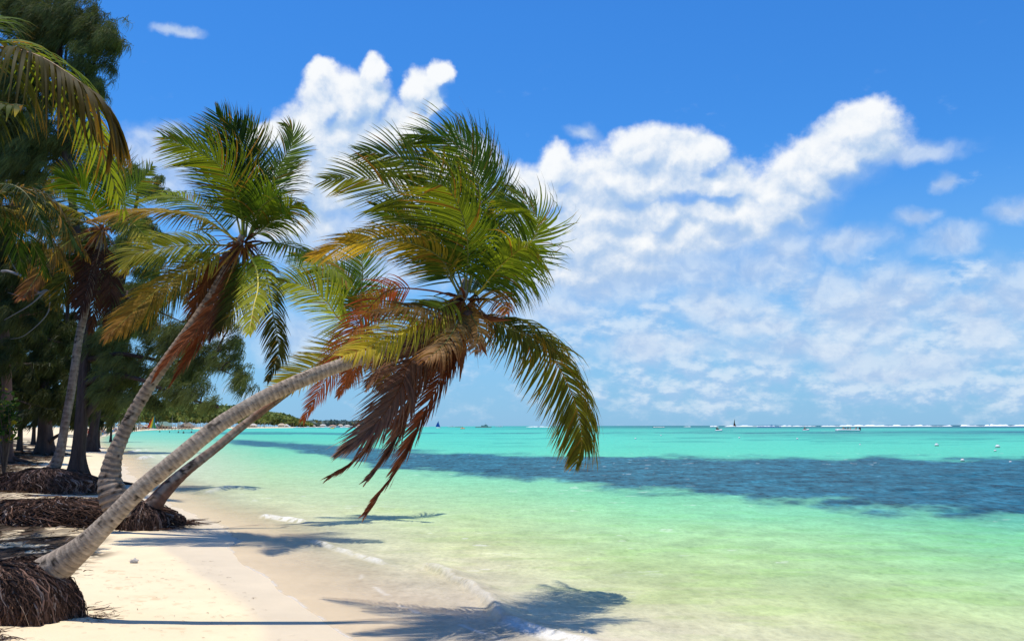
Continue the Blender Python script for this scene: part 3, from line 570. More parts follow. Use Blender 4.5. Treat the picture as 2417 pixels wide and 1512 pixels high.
# ---- palm 1: the long trunk leaning over the water
g1=P(150,1392,9.0); g1[2]=zat(g1[0],9.0); D1=9.0; DC=10.0
pr=thing('coconut_palm','foreground palm whose long pale trunk leans low from a shaggy root ball','palm tree',g1,'coconut palms leaning over the beach')
tp=[(48,1392,9.25,.22),(118,1348,9.12,.175),(190,1294,9.05,.122),(262,1224,9.06,.094),(330,1155,9.12,.088),(420,1080,9.2,.085),(520,1000,9.33,.082),(620,940,9.46,.080),(720,893,9.6,.078),(820,856,9.75,.072),(900,830,9.84,.066),(980,795,9.93,.062),(1050,750,9.98,.06),(1090,700,10.0,.06),(1100,660,10.02,.045)]
trunk_mesh(pr,[[*P(x,y,d),r] for x,y,d,r in tp],.1,5,base=(.34,.265,.195),jag=.02)
rm=ground(60,1440)
root_mass(pr,(P(70,1420,9.0)[0]-.36,8.95,zat(-4.3,9)),.80,.50,.55,3300,31,rot=-.05,drop=.04,rlen=(.3,.75),rw=.0055)
def F1(l,d1,**k): return frond(pr,pp(l,k.pop('d0',9.98),d1),**k)
# upright windswept fronds
F1([(1105,690),(1130,520),(1128,440),(1103,372),(1062,332),(1010,316),(975,330)],9.7,L=.80,n=84,face=.95,c0=(.09,.16,.012),c1=(.16,.22,.02),wind=1.1,grav=.05,w=.014,pet=.07,spread=1.05,rag=.05)
F1([(1108,690),(1142,520),(1140,430),(1120,365),(1085,318),(1060,300)],10.8,L=.66,n=70,face=.85,c0=DKGREEN,c1=GREEN,wind=.7,grav=-.6,w=.013,rag=.1)
F1([(1095,690),(1068,600),(1035,520),(1026,440),(985,396),(934,369),(852,357)],9.5,L=.70,n=80,face=.9,c0=GREEN,c1=(.14,.17,.025),wind=.7,grav=.12,tip=YEL,pet=.1)
F1([(1092,695),(1045,600),(1002,490),(934,450),(866,420),(770,424)],9.2,L=.62,n=80,face=.75,c0=GREEN,c1=(.22,.22,.03),wind=.75,grav=.3,tip=YEL,pet=.12)
F1([(1088,697),(1050,640),(1000,565),(950,520),(892,492)],9.9,L=.62,n=66,face=.7,c0=DKGREEN,c1=GREEN,wind=.8,grav=.45)
F1([(1085,702),(1045,615),(985,579),(917,564),(832,576),(738,604)],9.2,L=.52,n=84,face=.4,c0=(.26,.24,.02),c1=(.55,.33,.04),tip=(.35,.2,.06),wind=.8,grav=.8,w=.013,tipfrom=.55)
# behind, upright
F1([(1112,690),(1150,600),(1163,520),(1160,440),(1142,370),(1120,320)],12.0,L=.66,n=60,face=.8,c0=DKGREEN,c1=GREEN,wind=.8,grav=-.3)
F1([(1115,690),(1165,590),(1190,520),(1196,470),(1172,455)],12.2,L=.44,n=54,face=.8,c0=DKGREEN,c1=GREEN,wind=1.0,grav=-.05)
# right hand fronds blown back
F1([(1122,692),(1188,640),(1245,582),(1270,537),(1262,505),(1228,488),(1180,470)],9.5,L=.58,n=76,face=.9,c0=GREEN,c1=LTGREEN,wind=1.0,grav=-.1,rc=YEL,spread=1.0)
F1([(1118,690),(1180,610),(1232,545),(1250,500),(1232,455),(1190,438)],11.8,L=.46,n=60,face=.9,c0=DKGREEN,c1=GREEN,wind=1.1,grav=.0,spread=1.2)
F1([(1122,695),(1175,650),(1225,600),(1262,560),(1282,520)],11.0,L=.46,n=56,face=.8,c0=GREEN,c1=LTGREEN,wind=.8,grav=.4,rc=YEL)
F1([(1124,698),(1170,640),(1215,598),(1250,575)],9.3,L=.66,n=60,face=.55,c0=(.09,.15,.012),c1=LTGREEN,wind=.5,grav=1.5,w=.015,rc=YEL)
F1([(1122,700),(1165,665),(1205,640),(1228,640)],10.8,L=.62,n=50,face=.5,c0=DKGREEN,c1=GREEN,wind=.35,grav=1.7)
F1([(1118,700),(1140,640),(1160,600),(1185,590)],11.4,L=.6,n=40,face=.6,c0=DKGREEN,c1=DKGREEN,wind=.7,grav=.6)
F1([(1100,690),(1090,560),(1080,470),(1050,410),(1005,370),(955,350)],10.6,L=.7,n=76,face=.9,c0=(.05,.10,.012),c1=GREEN,wind=1.1,grav=.1)
F1([(1098,690),(1105,600),(1095,520),(1062,450),(1022,430)],9.0,L=.72,n=76,face=.85,c0=(.08,.14,.012),c1=LTGREEN,wind=1.2,grav=.25)
# long drooping frond to the right
F1([(1108,735),(1160,752),(1204,768),(1262,800),(1302,842),(1340,905),(1364,975),(1374,1040),(1362,1090)],11.2,L=.80,n=128,face=.3,c0=(.12,.13,.015),c1=(.17,.16,.02),tip=OCH,wind=.75,grav=1.25,w=.018,pet=.12,tipfrom=.7,rc=OCH)
F1([(1108,733),(1180,765),(1240,790),(1290,815),(1312,835)],10.3,L=.55,n=56,face=.3,c0=DKGREEN,c1=(.09,.10,.018),wind=.6,grav=.9,tip=OCH)
# yellowing frond towards the viewer
F1([(1085,712),(1062,716),(989,752),(917,792),(862,822),(812,838)],8.4,L=.50,n=92,face=.6,c0=(.46,.42,.03),c1=(.55,.42,.04),tip=(.36,.21,.09),wind=.45,grav=.75,w=.014,tipfrom=.55,rc=(.5,.4,.05))
F1([(1085,716),(1050,722),(1000,728),(940,728),(880,738)],8.8,L=.45,n=60,face=.4,c0=(.12,.09,.02),c1=(.20,.10,.03),tip=BRN,wind=.6,grav=.8,w=.013,rc=OCH,tipfrom=.4)
F1([(1090,715),(1080,760),(1050,810),(1005,850)],8.7,L=.42,n=56,face=.5,c0=(.16,.13,.03),c1=TAN,tip=BRN,wind=.5,grav=1.1,w=.014,tipfrom=.3)
F1([(1095,712),(1110,740),(1130,780),(1120,830)],9.2,L=.36,n=44,face=.5,c0=OCH,c1=TAN,tip=RUST,wind=.5,grav=.8,w=.013,tipfrom=.3)
F1([(1105,705),(1150,705),(1185,712),(1195,740)],9.2,L=.32,n=40,face=.5,c0=OCH,c1=RUST,tip=BRN,wind=.5,grav=.8,w=.013,tipfrom=.3)
# dead fronds
def D1f(l,d1,**k):
    k.setdefault('c0',BRN); k.setdefault('c1',RUST); k.setdefault('tip',TAN); k.setdefault('rc',(.20,.075,.03)); o=F1(l,d1,dead=True,**k); o['label']='dry brown dead frond'; return o
D1f([(1082,702),(1020,686),(935,681),(890,706),(838,775),(795,850),(758,915),(718,988)],10.9,L=.42,n=90,face=.55,wind=.5,grav=.9,w=.012,pet=.22,c0=RUST)
D1f([(1078,735),(1030,780),(965,858),(948,905),(915,965),(870,1015),(808,1062)],9.0,L=.62,n=96,face=.85,c0=(.13,.065,.04),c1=(.22,.12,.075),wind=.45,grav=.55,w=.014,spread=1.35,rag=.04)
D1f([(1070,745),(1010,830),(962,900),(925,965),(885,1035),(840,1085),(777,1124)],9.6,L=.40,n=80,face=.7,c0=DKBR,c1=BRN,wind=.5,grav=.6,spread=1.6)
D1f([(1082,740),(1030,830),(985,905),(962,960),(940,1025),(905,1085),(868,1130)],9.3,L=.42,n=84,face=.75,c0=BRN,c1=(.20,.10,.06),wind=.55,grav=.5,spread=1.6)
D1f([(1088,742),(1068,820),(1045,885),(1008,960),(972,1035),(942,1100),(900,1160),(862,1214)],9.2,L=.36,n=90,face=.7,c0=(.14,.045,.02),c1=RUST,wind=.5,grav=.55,spread=1.65)
D1f([(1075,735),(1035,800),(1000,850),(965,900),(925,900)],10.3,L=.42,n=60,face=.6,c0=DKBR,c1=BRN,wind=.6,grav=.9)
D1f([(1075,738),(1015,790),(950,830),(900,862),(868,910)],9.7,L=.38,n=64,face=.4,c0=BRN,c1=(.22,.11,.05),wind=.4,grav=1.0)
D1f([(1092,740),(1085,790),(1070,840),(1050,880)],9.8,L=.36,n=44,face=.6,c0=DKBR,c1=BRN,wind=.5,grav=.9)
D1f([(1080,730),(1000,780),(930,800),(850,850),(800,930)],10.3,L=.36,n=56,face=.4,c0=RUST,c1=BRN,wind=.4,grav=1.1)
crown_bits(pr,P(1098,715,9.95),.16,3,nuts=3)
m=MB()   # dry flower spathes hanging under the crown
for l,dd in (([(1105,760),(1120,790),(1150,840)],9.6),([(1090,770),(1092,830),(1085,900)],9.5),([(1120,742),(1160,752),(1208,755)],9.4),([(1060,780),(1045,840),(1040,905)],9.4)):
    s_,_=cat_rom(pp(l,9.8,dd),10); V,Q=tube(s_,np.array([.01,.022,.032,.036,.036,.032,.026,.018,.01,.003]),6); m=MB(); m.add(V,Q,BRN); m.build('spathe',M_dead,pr)
place(pr)
# ---- palm 2: curved trunk with swollen foot
d2=16.8; g2=ground(275,1205); g2[1]=16.4; g2[2]=zat(g2[0],16.4)
pr=thing('coconut_palm','palm with a curved ringed trunk and swollen foot standing on the long root bank','palm tree',g2,'coconut palms leaning over the beach')
tp=[(282,1225,16.4,.19),(276,1198,16.4,.235),(266,1165,16.4,.245),(260,1130,16.42,.20),(268,1080,16.45,.150),(288,1030,16.5,.125),(314,975,16.55,.115),(350,915,16.6,.11),(398,845,16.65,.105),(448,775,16.7,.10),(496,705,16.75,.10),(530,645,16.8,.095),(558,590,16.8,.085),(572,555,16.8,.06)]
trunk_mesh(pr,[[*P(x,y,d),r] for x,y,d,r in tp],.1,15,base=(.27,.195,.14),ringstep=.11,step=.02,jag=.11)
c=P(130,1200,17.6); root_mass(pr,(c[0],17.7,zat(-8.2,17.6)),2.05,.95,.52,3000,32,rot=.04,drop=.05,rlen=(.5,1.2),rw=.009,col=(.14,.078,.052))
def F2(l,d1,**k): 
    k.setdefault('w',.019); k.setdefault('rr',.024); return frond(pr,pp(l,16.8,d1),**k)
F2([(572,560),(570,508),(556,457),(535,413),(505,379),(450,350),(388,324)],15.6,L=.95,n=80,face=.8,c0=GREEN,c1=LTGREEN,wind=.6,grav=.35,rc=LTGREEN)
F2([(570,560),(550,480),(520,400),(492,345),(484,308)],17.6,L=.9,n=70,face=.75,c0=DKGREEN,c1=GREEN,wind=.5,grav=.1)
F2([(575,560),(575,470),(560,390),(538,320),(512,270)],16.8,L=1.0,n=76,face=.85,c0=DKGREEN,c1=GREEN,wind=.45,grav=-.15)
F2([(578,560),(592,470),(598,380),(594,320),(580,288)],17.6,L=.9,n=70,face=.8,c0=DKGREEN,c1=LTGREEN,wind=.5,grav=0)
F2([(580,560),(585,460),(578,370),(556,300),(552,285)],16.4,L=.9,n=66,face=.75,c0=(.015,.03,.01),c1=DKGREEN,wind=.3,grav=-.1)
F2([(590,562),(622,480),(655,400),(688,345),(690,308),(672,292)],16.2,L=.62,n=80,face=.85,c0=GREEN,c1=(.14,.19,.06),wind=.45,grav=.1,rc=LTGREEN)
F2([(588,562),(625,500),(660,430),(680,380)],17.8,L=.8,n=60,face=.7,c0=DKGREEN,c1=DKGREEN,wind=.2,grav=.7)
F2([(588,565),(640,525),(680,490),(710,481)],16.3,L=.75,n=56,face=.35,c0=DKGREEN,c1=LTGREEN,wind=.25,grav=1.2)
F2([(585,562),(610,500),(640,470),(662,470)],15.8,L=.8,n=50,face=.6,c0=GREEN,c1=GREEN,wind=.3,grav=.7)
F2([(565,572),(500,528),(457,511),(389,500),(305,500),(228,516)],15.2,L=.80,n=84,face=.3,c0=(.26,.25,.02),c1=(.42,.22,.03),tip=OCH,wind=.45,grav=1.0,tipfrom=.6,rc=YEL)
F2([(562,578),(510,520),(460,480),(400,462),(340,470)],18.2,L=.85,n=66,face=.4,c0=GREEN,c1=LTGREEN,wind=.5,grav=.7)
F2([(562,580),(474,577),(389,584),(318,602),(295,640)],15.8,L=.80,n=84,face=.6,c0=LTGREEN,c1=(.34,.30,.03),tip=OCH,wind=.4,grav=.75)
F2([(562,588),(508,603),(440,640),(372,684),(305,745),(252,795)],15.4,L=.74,n=96,face=.6,c0=(.38,.33,.03),c1=(.34,.15,.03),tip=OCH,wind=.3,grav=1.0,tipfrom=.6,rc=YEL,w=.022)
F2([(562,588),(500,620),(430,650),(380,700),(340,760)],17.6,L=.85,n=66,face=.6,c0=DKGREEN,c1=(.10,.10,.02),wind=.4,grav=.9)
F2([(580,585),(604,630),(609,678),(598,728),(588,785)],14.6,L=.60,n=90,face=.9,c0=(.42,.42,.03),c1=(.36,.36,.03),tip=YEL,wind=.15,grav=.7,rc=(.75,.6,.06),rr=.03,w=.022)
F2([(588,588),(625,640),(645,745),(658,830),(632,895)],15.4,L=.55,n=92,face=.4,c0=(.10,.11,.012),c1=(.07,.06,.012),tip=BRN,wind=.35,grav=1.1)
F2([(590,580),(643,573),(711,590),(779,628),(822,668)],16.0,L=.72,n=76,face=.3,c0=(.05,.09,.012),c1=LTGREEN,tip=OCH,wind=.35,grav=1.1)
F2([(565,592),(540,650),(512,700),(500,770)],17.5,L=.8,n=60,face=.6,c0=(.08,.10,.015),c1=BRN,wind=.3,grav=1.0)
F2([(575,590),(575,650),(555,720),(520,780)],16.2,L=.6,n=60,face=.7,c0=GREEN,c1=(.10,.08,.02),tip=BRN,wind=.3,grav=.8)
for l,dd,a,b in (([(552,610),(525,680),(495,740),(440,800),(392,852),(366,892)],16.2,BRN,RUST),([(550,615),(520,720),(480,790),(440,850),(405,905)],16.6,DKBR,RUST),([(548,600),(500,640),(470,700),(450,760)],16.9,DKBR,BRN),([(560,600),(548,680),(520,740),(498,800)],16.2,BRN,DKBR)):
    o=F2(l,dd,L=.5,n=70,face=.6,c0=a,c1=b,tip=TAN,dead=True,wind=.3,grav=.9,rc=BRN,spread=1.3); o['label']='dry brown dead frond'
crown_bits(pr,P(572,578,16.7),.18,4,nuts=4,scale=1.4); place(pr)
# ---- palm 3: thinner trunk behind the first
g3=ground(345,1228); g3[1]=17.3
pr=thing('coconut_palm','palm whose slim reddish trunk runs just below the long pale one, crown half hidden','palm tree',g3,'coconut palms leaning over the beach')
tp=[(335,1222,17.3,.20),(365,1187,17.3,.165),(398,1148,17.4,.135),(445,1106,17.6,.105),(505,1060,17.9,.092),(572,1005,18.3,.086),(642,952,18.7,.082),(722,892,19.2,.08),(802,832,19.6,.075),(845,790,19.9,.07),(860,770,20,.05)]
trunk_mesh(pr,[[*P(x,y,d),r] for x,y,d,r in tp],.1,25,base=(.27,.19,.14),ringstep=.14,step=.03,red=.8)
c=P(338,1215,17.2); root_mass(pr,(c[0],17.15,zat(c[0],17.1)-.03),.42,.45,.46,900,33,drop=.03,rlen=(.2,.5),rw=.010,col=(.10,.062,.048))
def F3(l,d1,**k): 
    k.setdefault('w',.022); k.setdefault('rr',.026); return frond(pr,pp(l,20,d1),**k)
F3([(858,778),(805,757),(768,708),(715,673),(652,664)],18.6,L=.80,n=76,face=.8,c0=(.30,.33,.03),c1=(.44,.44,.06),wind=.3,grav=.55,rc=YEL,tip=YEL)
F3([(858,775),(830,700),(790,650),(740,625),(690,603)],20.5,L=.85,n=66,face=.7,c0=GREEN,c1=LTGREEN,wind=.4,grav=.6)
F3([(858,775),(852,700),(856,640),(848,590),(826,560)],20.5,L=.85,n=66,face=.8,c0=GREEN,c1=LTGREEN,wind=.4,grav=.2)
F3([(858,775),(835,720),(812,670),(780,640)],21,L=.8,n=56,face=.7,c0=GREEN,c1=GREEN,wind=.4,grav=.5)
F3([(855,785),(800,815),(762,850),(719,875),(640,926)],18.2,L=.72,n=84,face=.9,c0=(.50,.38,.03),c1=(.62,.46,.05),wind=.3,grav=.1,tip=OCH,rc=YEL)
F3([(862,775),(880,740),(905,705),(928,702),(925,730)],19.2,L=.5,n=60,face=.8,c0=LTGREEN,c1=(.2,.24,.07),wind=.1,grav=.6,rc=YEL)
F3([(862,775),(900,740),(940,730),(985,760)],21,L=.7,n=50,face=.5,c0=GREEN,c1=LTGREEN,wind=.4,grav=.9)
F3([(862,785),(890,820),(905,870),(900,920)],20.5,L=.6,n=50,face=.5,c0=(.1,.1,.02),c1=BRN,wind=.3,grav=.9)
o=F3([(858,785),(845,850),(820,910)],20.6,L=.5,n=40,face=.5,c0=BRN,c1=RUST,tip=TAN,dead=True,wind=.3,grav=.9,rc=BRN)
crown_bits(pr,P(858,780,20),.18,5,nuts=2,scale=1.4); place(pr)
# ---- palm 4: tall straight palm at the left
g4=ground(130,1105); d4=float(g4[1]) if False else 26.0
g4=P(130,1105,d4); g4[2]=zat(g4[0],g4[1])
pr=thing('coconut_palm','tall slim palm in front of the dark flared tree, with a drooping yellowish crown','palm tree',g4,'coconut palms leaning over the beach')
s4=d4/22.5
tp=[(116,1118,.19),(130,1098,.15),(142,1065,.118),(152,1010,.105),(165,940,.102),(176,870,.10),(186,800,.098),(200,735,.095),(215,670,.09),(228,610,.085),(236,560,.08),(240,530,.06)]
trunk_mesh(pr,[[*P(x,y,d4+i*.05),r*s4] for i,(x,y,r) in enumerate(tp)],.1,35,base=(.22,.165,.125),ringstep=.14,step=.035,red=.3)
c=P(105,1128,d4-.3); root_mass(pr,(c[0],d4-.3,zat(c[0],d4-.3)),1.45,.9,.62,1900,34,drop=.04,rlen=(.4,.9),rw=.012,col=(.13,.08,.06))
def F4(l,d1,**k): 
    k.setdefault('w',.026); k.setdefault('rr',.03); return frond(pr,pp(l,d4+.5,d1),**k)
F4([(238,525),(220,478),(186,440),(135,416)],d4-1,L=1.0,n=70,face=.85,c0=GREEN,c1=GREEN,wind=.3,grav=.4,rc=YEL)
F4([(238,525),(252,440),(245,370),(205,325)],d4+1,L=1.0,n=70,face=.8,c0=DKGREEN,c1=LTGREEN,wind=.4,grav=.2)
F4([(242,525),(275,440),(270,380),(245,340)],d4+1.5,L=1.0,n=64,face=.8,c0=DKGREEN,c1=GREEN,wind=.4,grav=.3)
F4([(248,530),(290,475),(335,425),(358,394)],d4-1,L=.8,n=66,face=.8,c0=GREEN,c1=(.18,.22,.04),wind=.2,grav=.2,rc=LTGREEN)
F4([(235,530),(152,488),(95,486),(45,498)],d4-1.5,L=.9,n=70,face=.3,c0=(.28,.26,.02),c1=YEL,tip=OCH,wind=.2,grav=1.1,tipfrom=.6,rc=YEL)
F4([(235,540),(169,566),(118,610),(70,680),(52,706)],d4-1.8,L=.8,n=76,face=.5,c0=(.22,.19,.03),c1=RUST,tip=BRN,wind=.3,grav=.9,rc=YEL,tipfrom=.5)
F4([(250,535),(300,523),(338,552),(354,588)],d4-1,L=.7,n=60,face=.6,c0=(.16,.18,.03),c1=YEL,wind=.3,grav=.7,rc=YEL)
F4([(240,545),(200,600),(160,650),(130,720)],d4+1,L=.9,n=60,face=.5,c0=DKGREEN,c1=(.08,.08,.02),wind=.3,grav=.9)
F4([(238,525),(190,490),(120,460),(60,450)],d4+2,L=1.0,n=60,face=.6,c0=DKGREEN,c1=DKGREEN,wind=.4,grav=.6)
F4([(235,535),(180,520),(130,530),(90,570)],d4+.5,L=.9,n=60,face=.4,c0=DKGREEN,c1=(.08,.08,.02),wind=.3,grav=.9)
for l,dd,a,b in (([(240,560),(225,620),(205,680),(185,750)],d4-.4,DKBR,DKBR),([(245,560),(255,630),(262,690),(250,760)],d4+.3,DKBR,DKBR),([(232,560),(205,620),(190,680),(175,720)],d4+.5,DKBR,DKBR),([(240,560),(240,640),(225,700),(215,780)],d4+.8,DKBR,DKBR)):
    o=F4(l,dd,L=.7,n=56,face=.5,c0=a,c1=b,tip=DKBR,dead=True,wind=.2,grav=1.0,rc=DKBR); o['label']='dry brown dead frond'
crown_bits(pr,P(240,545,d4+.4),.2,6,nuts=3,scale=1.7); place(pr)
# ---- palm 6: off the left edge, casting the dappled shade on the sand
b6=np.array([-9.9,14.4,0.]); b6[2]=zat(b6[0],b6[1]); c6=np.array([-8.9,14.0,5.4])
pr=thing('coconut_palm','dim palm cut off by the left edge, its dark fronds entering above the root banks','palm tree',b6)
trunk_mesh(pr,[[*p,r] for p,r in zip((b6+[0,0,-.1],b6+[.03,0,.6],b6*.5+c6*.5+[-.25,0,0],c6-[0.05,0,.2],c6+[0,0,.1]),(.24,.15,.11,.09,.06))],.1,55,base=(.2,.15,.11),ringstep=.12,step=.03)
rg6=np.random.default_rng(66)
for k in range(15):
    a=k*2.4+.3; e=rg6.uniform(.0,1.0); l=rg6.uniform(1.9,2.6); d=np.array([math.cos(a),math.sin(a),0])
    if d[0]>.3: l*=.8
    frond(pr,[c6,c6+d*l*.35+[0,0,.35*e+.15],c6+d*l*.7+[0,0,.45*e-.1],c6+d*l+[0,0,.2*e-.75]],L=.62,n=50,face=0.1,c0=(.02,.035,.01),c1=DKGREEN if k%4 else (.12,.08,.02),wind=.5,grav=1.0,w=.018,rr=.02)
place(pr)
# ---- palm 5: crown hanging into the picture at upper left, trunk outside
b5=np.array([-5.6,7.6,0.]); b5[2]=zat(b5[0],b5[1])
pr=thing('coconut_palm','palm mostly out of frame whose near drooping frond hangs in at upper left','palm tree',b5)
cr5=P(-150,180,5.6)
tk=[b5+np.array([0,0,-.1]),b5+np.array([.02,-.2,.6]),b5+np.array([.3,-.7,1.9]),cr5*.5+b5*.5+np.array([.1,-.3,.9]),cr5+np.array([0,0,-.1]),cr5+np.array([0.02,0,.1])]
trunk_mesh(pr,[[*p,r] for p,r in zip(tk,(.30,.2,.16,.15,.13,.08))],.1,45)
root_mass(pr,(b5[0]+.35,b5[1]+.1,b5[2]),.72,.5,.42,900,35,drop=.05,rlen=(.3,.6),rw=.006)
def F5(pts,**k):
    k.setdefault('w',.0145); k.setdefault('rr',.013); return frond(pr,pts,**k)
F5([cr5,P(-70,118,5.3),P(0,112,5.1),P(60,122,5.0),P(118,146,4.95),P(186,192,4.9),P(237,232,4.9),P(265,285,4.9),P(270,345,4.95)],L=.70,n=66,face=.12,c0=(.045,.065,.010),c1=(.09,.06,.014),tip=OCH,wind=.05,grav=3.0,w=.0155,pet=.2,rc=(.35,.16,.03),tipfrom=.72,rag=.05)
F5([cr5,P(-120,230,5.0),P(-60,235,4.7),P(0,245,4.5),P(50,250,4.4)],L=.48,n=50,face=.2,c0=(.03,.05,.010),c1=(.05,.07,.012),tip=YEL,wind=.4,grav=1.6,rc=OCH,w=.021)
F5([cr5,P(-120,120,5.9),P(-60,60,6.2),P(-10,40,6.6)],L=.5,n=50,face=.3,c0=DKGREEN,c1=GREEN,wind=.3,grav=1.0)
for k in range(9):
    a=k*.7+1.4; d=np.array([math.cos(a),math.sin(a),0]); 
    if d[0]>.25: d[0]=-d[0]
    F5([cr5,cr5+d*.6+[0,0,.5],cr5+d*1.4+[0,0,.4],cr5+d*2.1+[0,0,-.4]],L=.5,n=44,face=0,wind=.4,grav=1.2)
place(pr)
# ------------------------------------------------------------------ casuarina trees
def casuarina(label,base,stem,blobs,seed,tufts=500,strands=30,sl=.42,w=.012,limbs=(),roots=0,cat='casuarina tree',group='feathery casuarinas along the beach',br0=.05,lite=1.0,flare=1.0,bark=(.085,.055,.045),twig=.5,dead=(),K=4,fs=1.0):
    """stem: rows px,py,depth,radius; blobs: px,py,rx,ry,depth,rdepth,weight"""
    stem=[(a,b_,d*fs,r*fs) for a,b_,d,r in stem]; blobs=[(*b_[:4],b_[4]*fs,b_[5]*fs,b_[6]) for b_ in blobs]; limbs=[[(a,b_,d*fs,r*fs*.8) for a,b_,d,r in l] for l in limbs]; sl*=fs; br0*=fs*.7; w*=fs*.62
    if fs!=1.0: base=gp(stem[0][0],stem[0][1],stem[0][2])
    rg=np.random.default_rng(seed); root=thing('casuarina_tree',label,cat,base,group)
    st_=[[*P(x,y,d),r] for x,y,d,r in stem]; st_[0][2]=min(st_[0][2],base[2])-.1
    L=np.linalg.norm(np.diff(np.array(st_)[:,:3],axis=0),axis=1).sum(); c,s=cat_rom(st_,max(20,int(L/.12))); ns=20; th=np.linspace(0,2*math.pi,ns,endpoint=False)
    fl=np.exp(-s/.55)[:,None]; lob=np.maximum(0,np.sin(th*5+seed))**1.5
    R=c[:,3][:,None]*(1+.12*(fbm(s[:,None]*2,th[None]*1.5,3,seed)-.5)+.14*np.sin(th*4+s[:,None]*.3+seed)+flare*fl*(.7+1.5*lob[None]))
    V,Q=tube(c[:,:3],R,ns); f=.5+fbm(s[:,None]*1.2,th[None]*4,4,seed+1); C=(np.asarray(bark)[None,None]*f[...,None]).reshape(-1,3); C=np.vstack([C,C[:1],C[-1:]])
    mb=MB(); mb.add(V,Q,C); bl=MB(); nodes=[c[len(c)//4:,:3]]
    for lb in limbs:
        q,_=cat_rom([[*P(x,y,d),r] for x,y,d,r in lb],30); V,Q=tube(q[:,:3],q[:,3],8); bl.add(V,Q,np.asarray(bark)*rg.uniform(.7,1.2)); nodes.append(q[6:,:3])
    nodes=np.vstack(nodes)
    org=[];dirn=[];bright=[]; wt=np.array([b[2]*b[3]*b[6] for b in blobs],float); wt/=wt.sum()
    for b,k in zip(blobs,(wt*tufts).astype(int)+1):
        cx=P(b[0],b[1],b[4]); rx=b[2]/F*b[4]; rz=b[3]/F*b[4]
        i=np.argmin(np.linalg.norm(nodes-cx-np.array([0,0,-.5*rz]),axis=1)); a=nodes[i]; md=(a+cx)/2+np.array([0,0,.12*np.linalg.norm(cx-a)])
        q,_=cat_rom([[*a,br0],[*md,br0*.7],[*cx,br0*.35]],14); V,Q=tube(q[:,:3],q[:,3],6); bl.add(V,Q,np.asarray(bark)*rg.uniform(.7,1.2))
        subs=[]                                                   # limbs fan out from the lobe, tufts sit along them
        for _ in range(max(2,k//9)):
            v=rg.normal(0,1,3); v/=np.linalg.norm(v); v=v*rg.uniform(.55,1.0)**.5; e=cx+v*np.array([rx,b[5],rz]); s0=q[rg.integers(6,14),:3]; m_=(s0+e)/2+np.array([0,0,.08])*rg.normal(0,1)
            q2,_=cat_rom([[*s0,br0*.3],[*m_,br0*.22],[*e,.006]],9); V,Q=tube(q2[:,:3],q2[:,3],4,cap=False); bl.add(V,Q,np.asarray(bark)*rg.uniform(.7,1.3)); subs.append(q2[:,:3])
        for _ in range(k):
            q2=subs[rg.integers(len(subs))]; t=rg.uniform(.25,1)**.7*8; i0=min(int(t),7); p=q2[i0]+(q2[i0+1]-q2[i0])*(t-i0)+rg.normal(0,.12,3)*twig; org.append(p); bright.append(.55+.9*rg.random()+.35*((p-cx)[2]/max(rz,.1))); dirn.append(nz(q2[-1]-q2[0]+rg.normal(0,.3,3)))  # tufts higher in a lobe are coloured brighter, as if sunlit
    org=np.array(org); bright=np.array(bright); dirn=np.array(dirn); n=len(org); m=strands
    o=np.repeat(org,m,0)+rg.normal(0,.05,(n*m,3)); d0=nz(np.repeat(dirn,m,0)*.6+rg.normal(0,.55,(n*m,3))+np.array([-.25,0,.35])); ln=sl*rg.uniform(.5,1.25,n*m)
    pos=[o]; ds=[]
    for k in range(1,K):
        a=k/(K-1); d=nz(d0*(1-a)*1.0+a*(np.array([-.55,0,-1.0])+rg.normal(0,.12,(n*m,3)))); ds.append(d); pos.append(pos[-1]+d*(ln/(K-1))[:,None])
    PT=np.stack(pos,1); D=np.stack([ds[0]]+ds,1); Wv=nz(np.cross(D,np.array([0.,1,.1])+rg.normal(0,.35,(n*m,1,3))))
    hw=(w*rg.uniform(.5,1.2,n*m))[:,None]*np.array([.7,1,.8,.15])[None] if K==4 else (w*rg.uniform(.5,1.2,n*m))[:,None]*np.array([.8,1,.2])[None]
    V,Q=ribbons(PT,Wv,hw); g=np.array([.048,.062,.018])*lite; g2=np.array([.21,.23,.068])*lite  # the darkest scalings paint the wood's shade into the needle colour
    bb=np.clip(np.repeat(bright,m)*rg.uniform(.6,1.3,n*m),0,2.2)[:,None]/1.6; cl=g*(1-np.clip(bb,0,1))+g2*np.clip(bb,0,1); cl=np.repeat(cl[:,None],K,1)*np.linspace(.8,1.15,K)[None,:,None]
    mb.build('trunk',M_bark,root); bl.build('branches',M_bark,root)['kind']='stuff'
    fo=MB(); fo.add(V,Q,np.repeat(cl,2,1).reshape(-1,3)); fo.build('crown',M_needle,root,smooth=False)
    if roots:
        rm_=MB(); 
        for k in range(roots):
            a=k/roots*6.283+rg.normal(0,.2); L_=rg.uniform(.5,1.3)*flare; r0=stem[0][3]
            q=[[base[0]+math.cos(a)*r0*.6,base[1]+math.sin(a)*r0*.6,base[2]+.32,.11],[base[0]+math.cos(a)*(r0+L_*.35),base[1]+math.sin(a)*(r0+L_*.35),base[2]+.12,.085],[base[0]+math.cos(a+.2)*(r0+L_*.7),base[1]+math.sin(a+.2)*(r0+L_*.7),base[2]+.04,.06],[base[0]+math.cos(a+.1)*(r0+L_*1.1),base[1]+math.sin(a+.1)*(r0+L_*1.1),base[2]-.06,.03]]
            q,_=cat_rom(q,16); V,Q=tube(q[:,:3],q[:,3],7); rm_.add(V,Q,np.asarray(bark)*rg.uniform(.6,1.3))
        rm_.build('surface_root',M_bark,root)
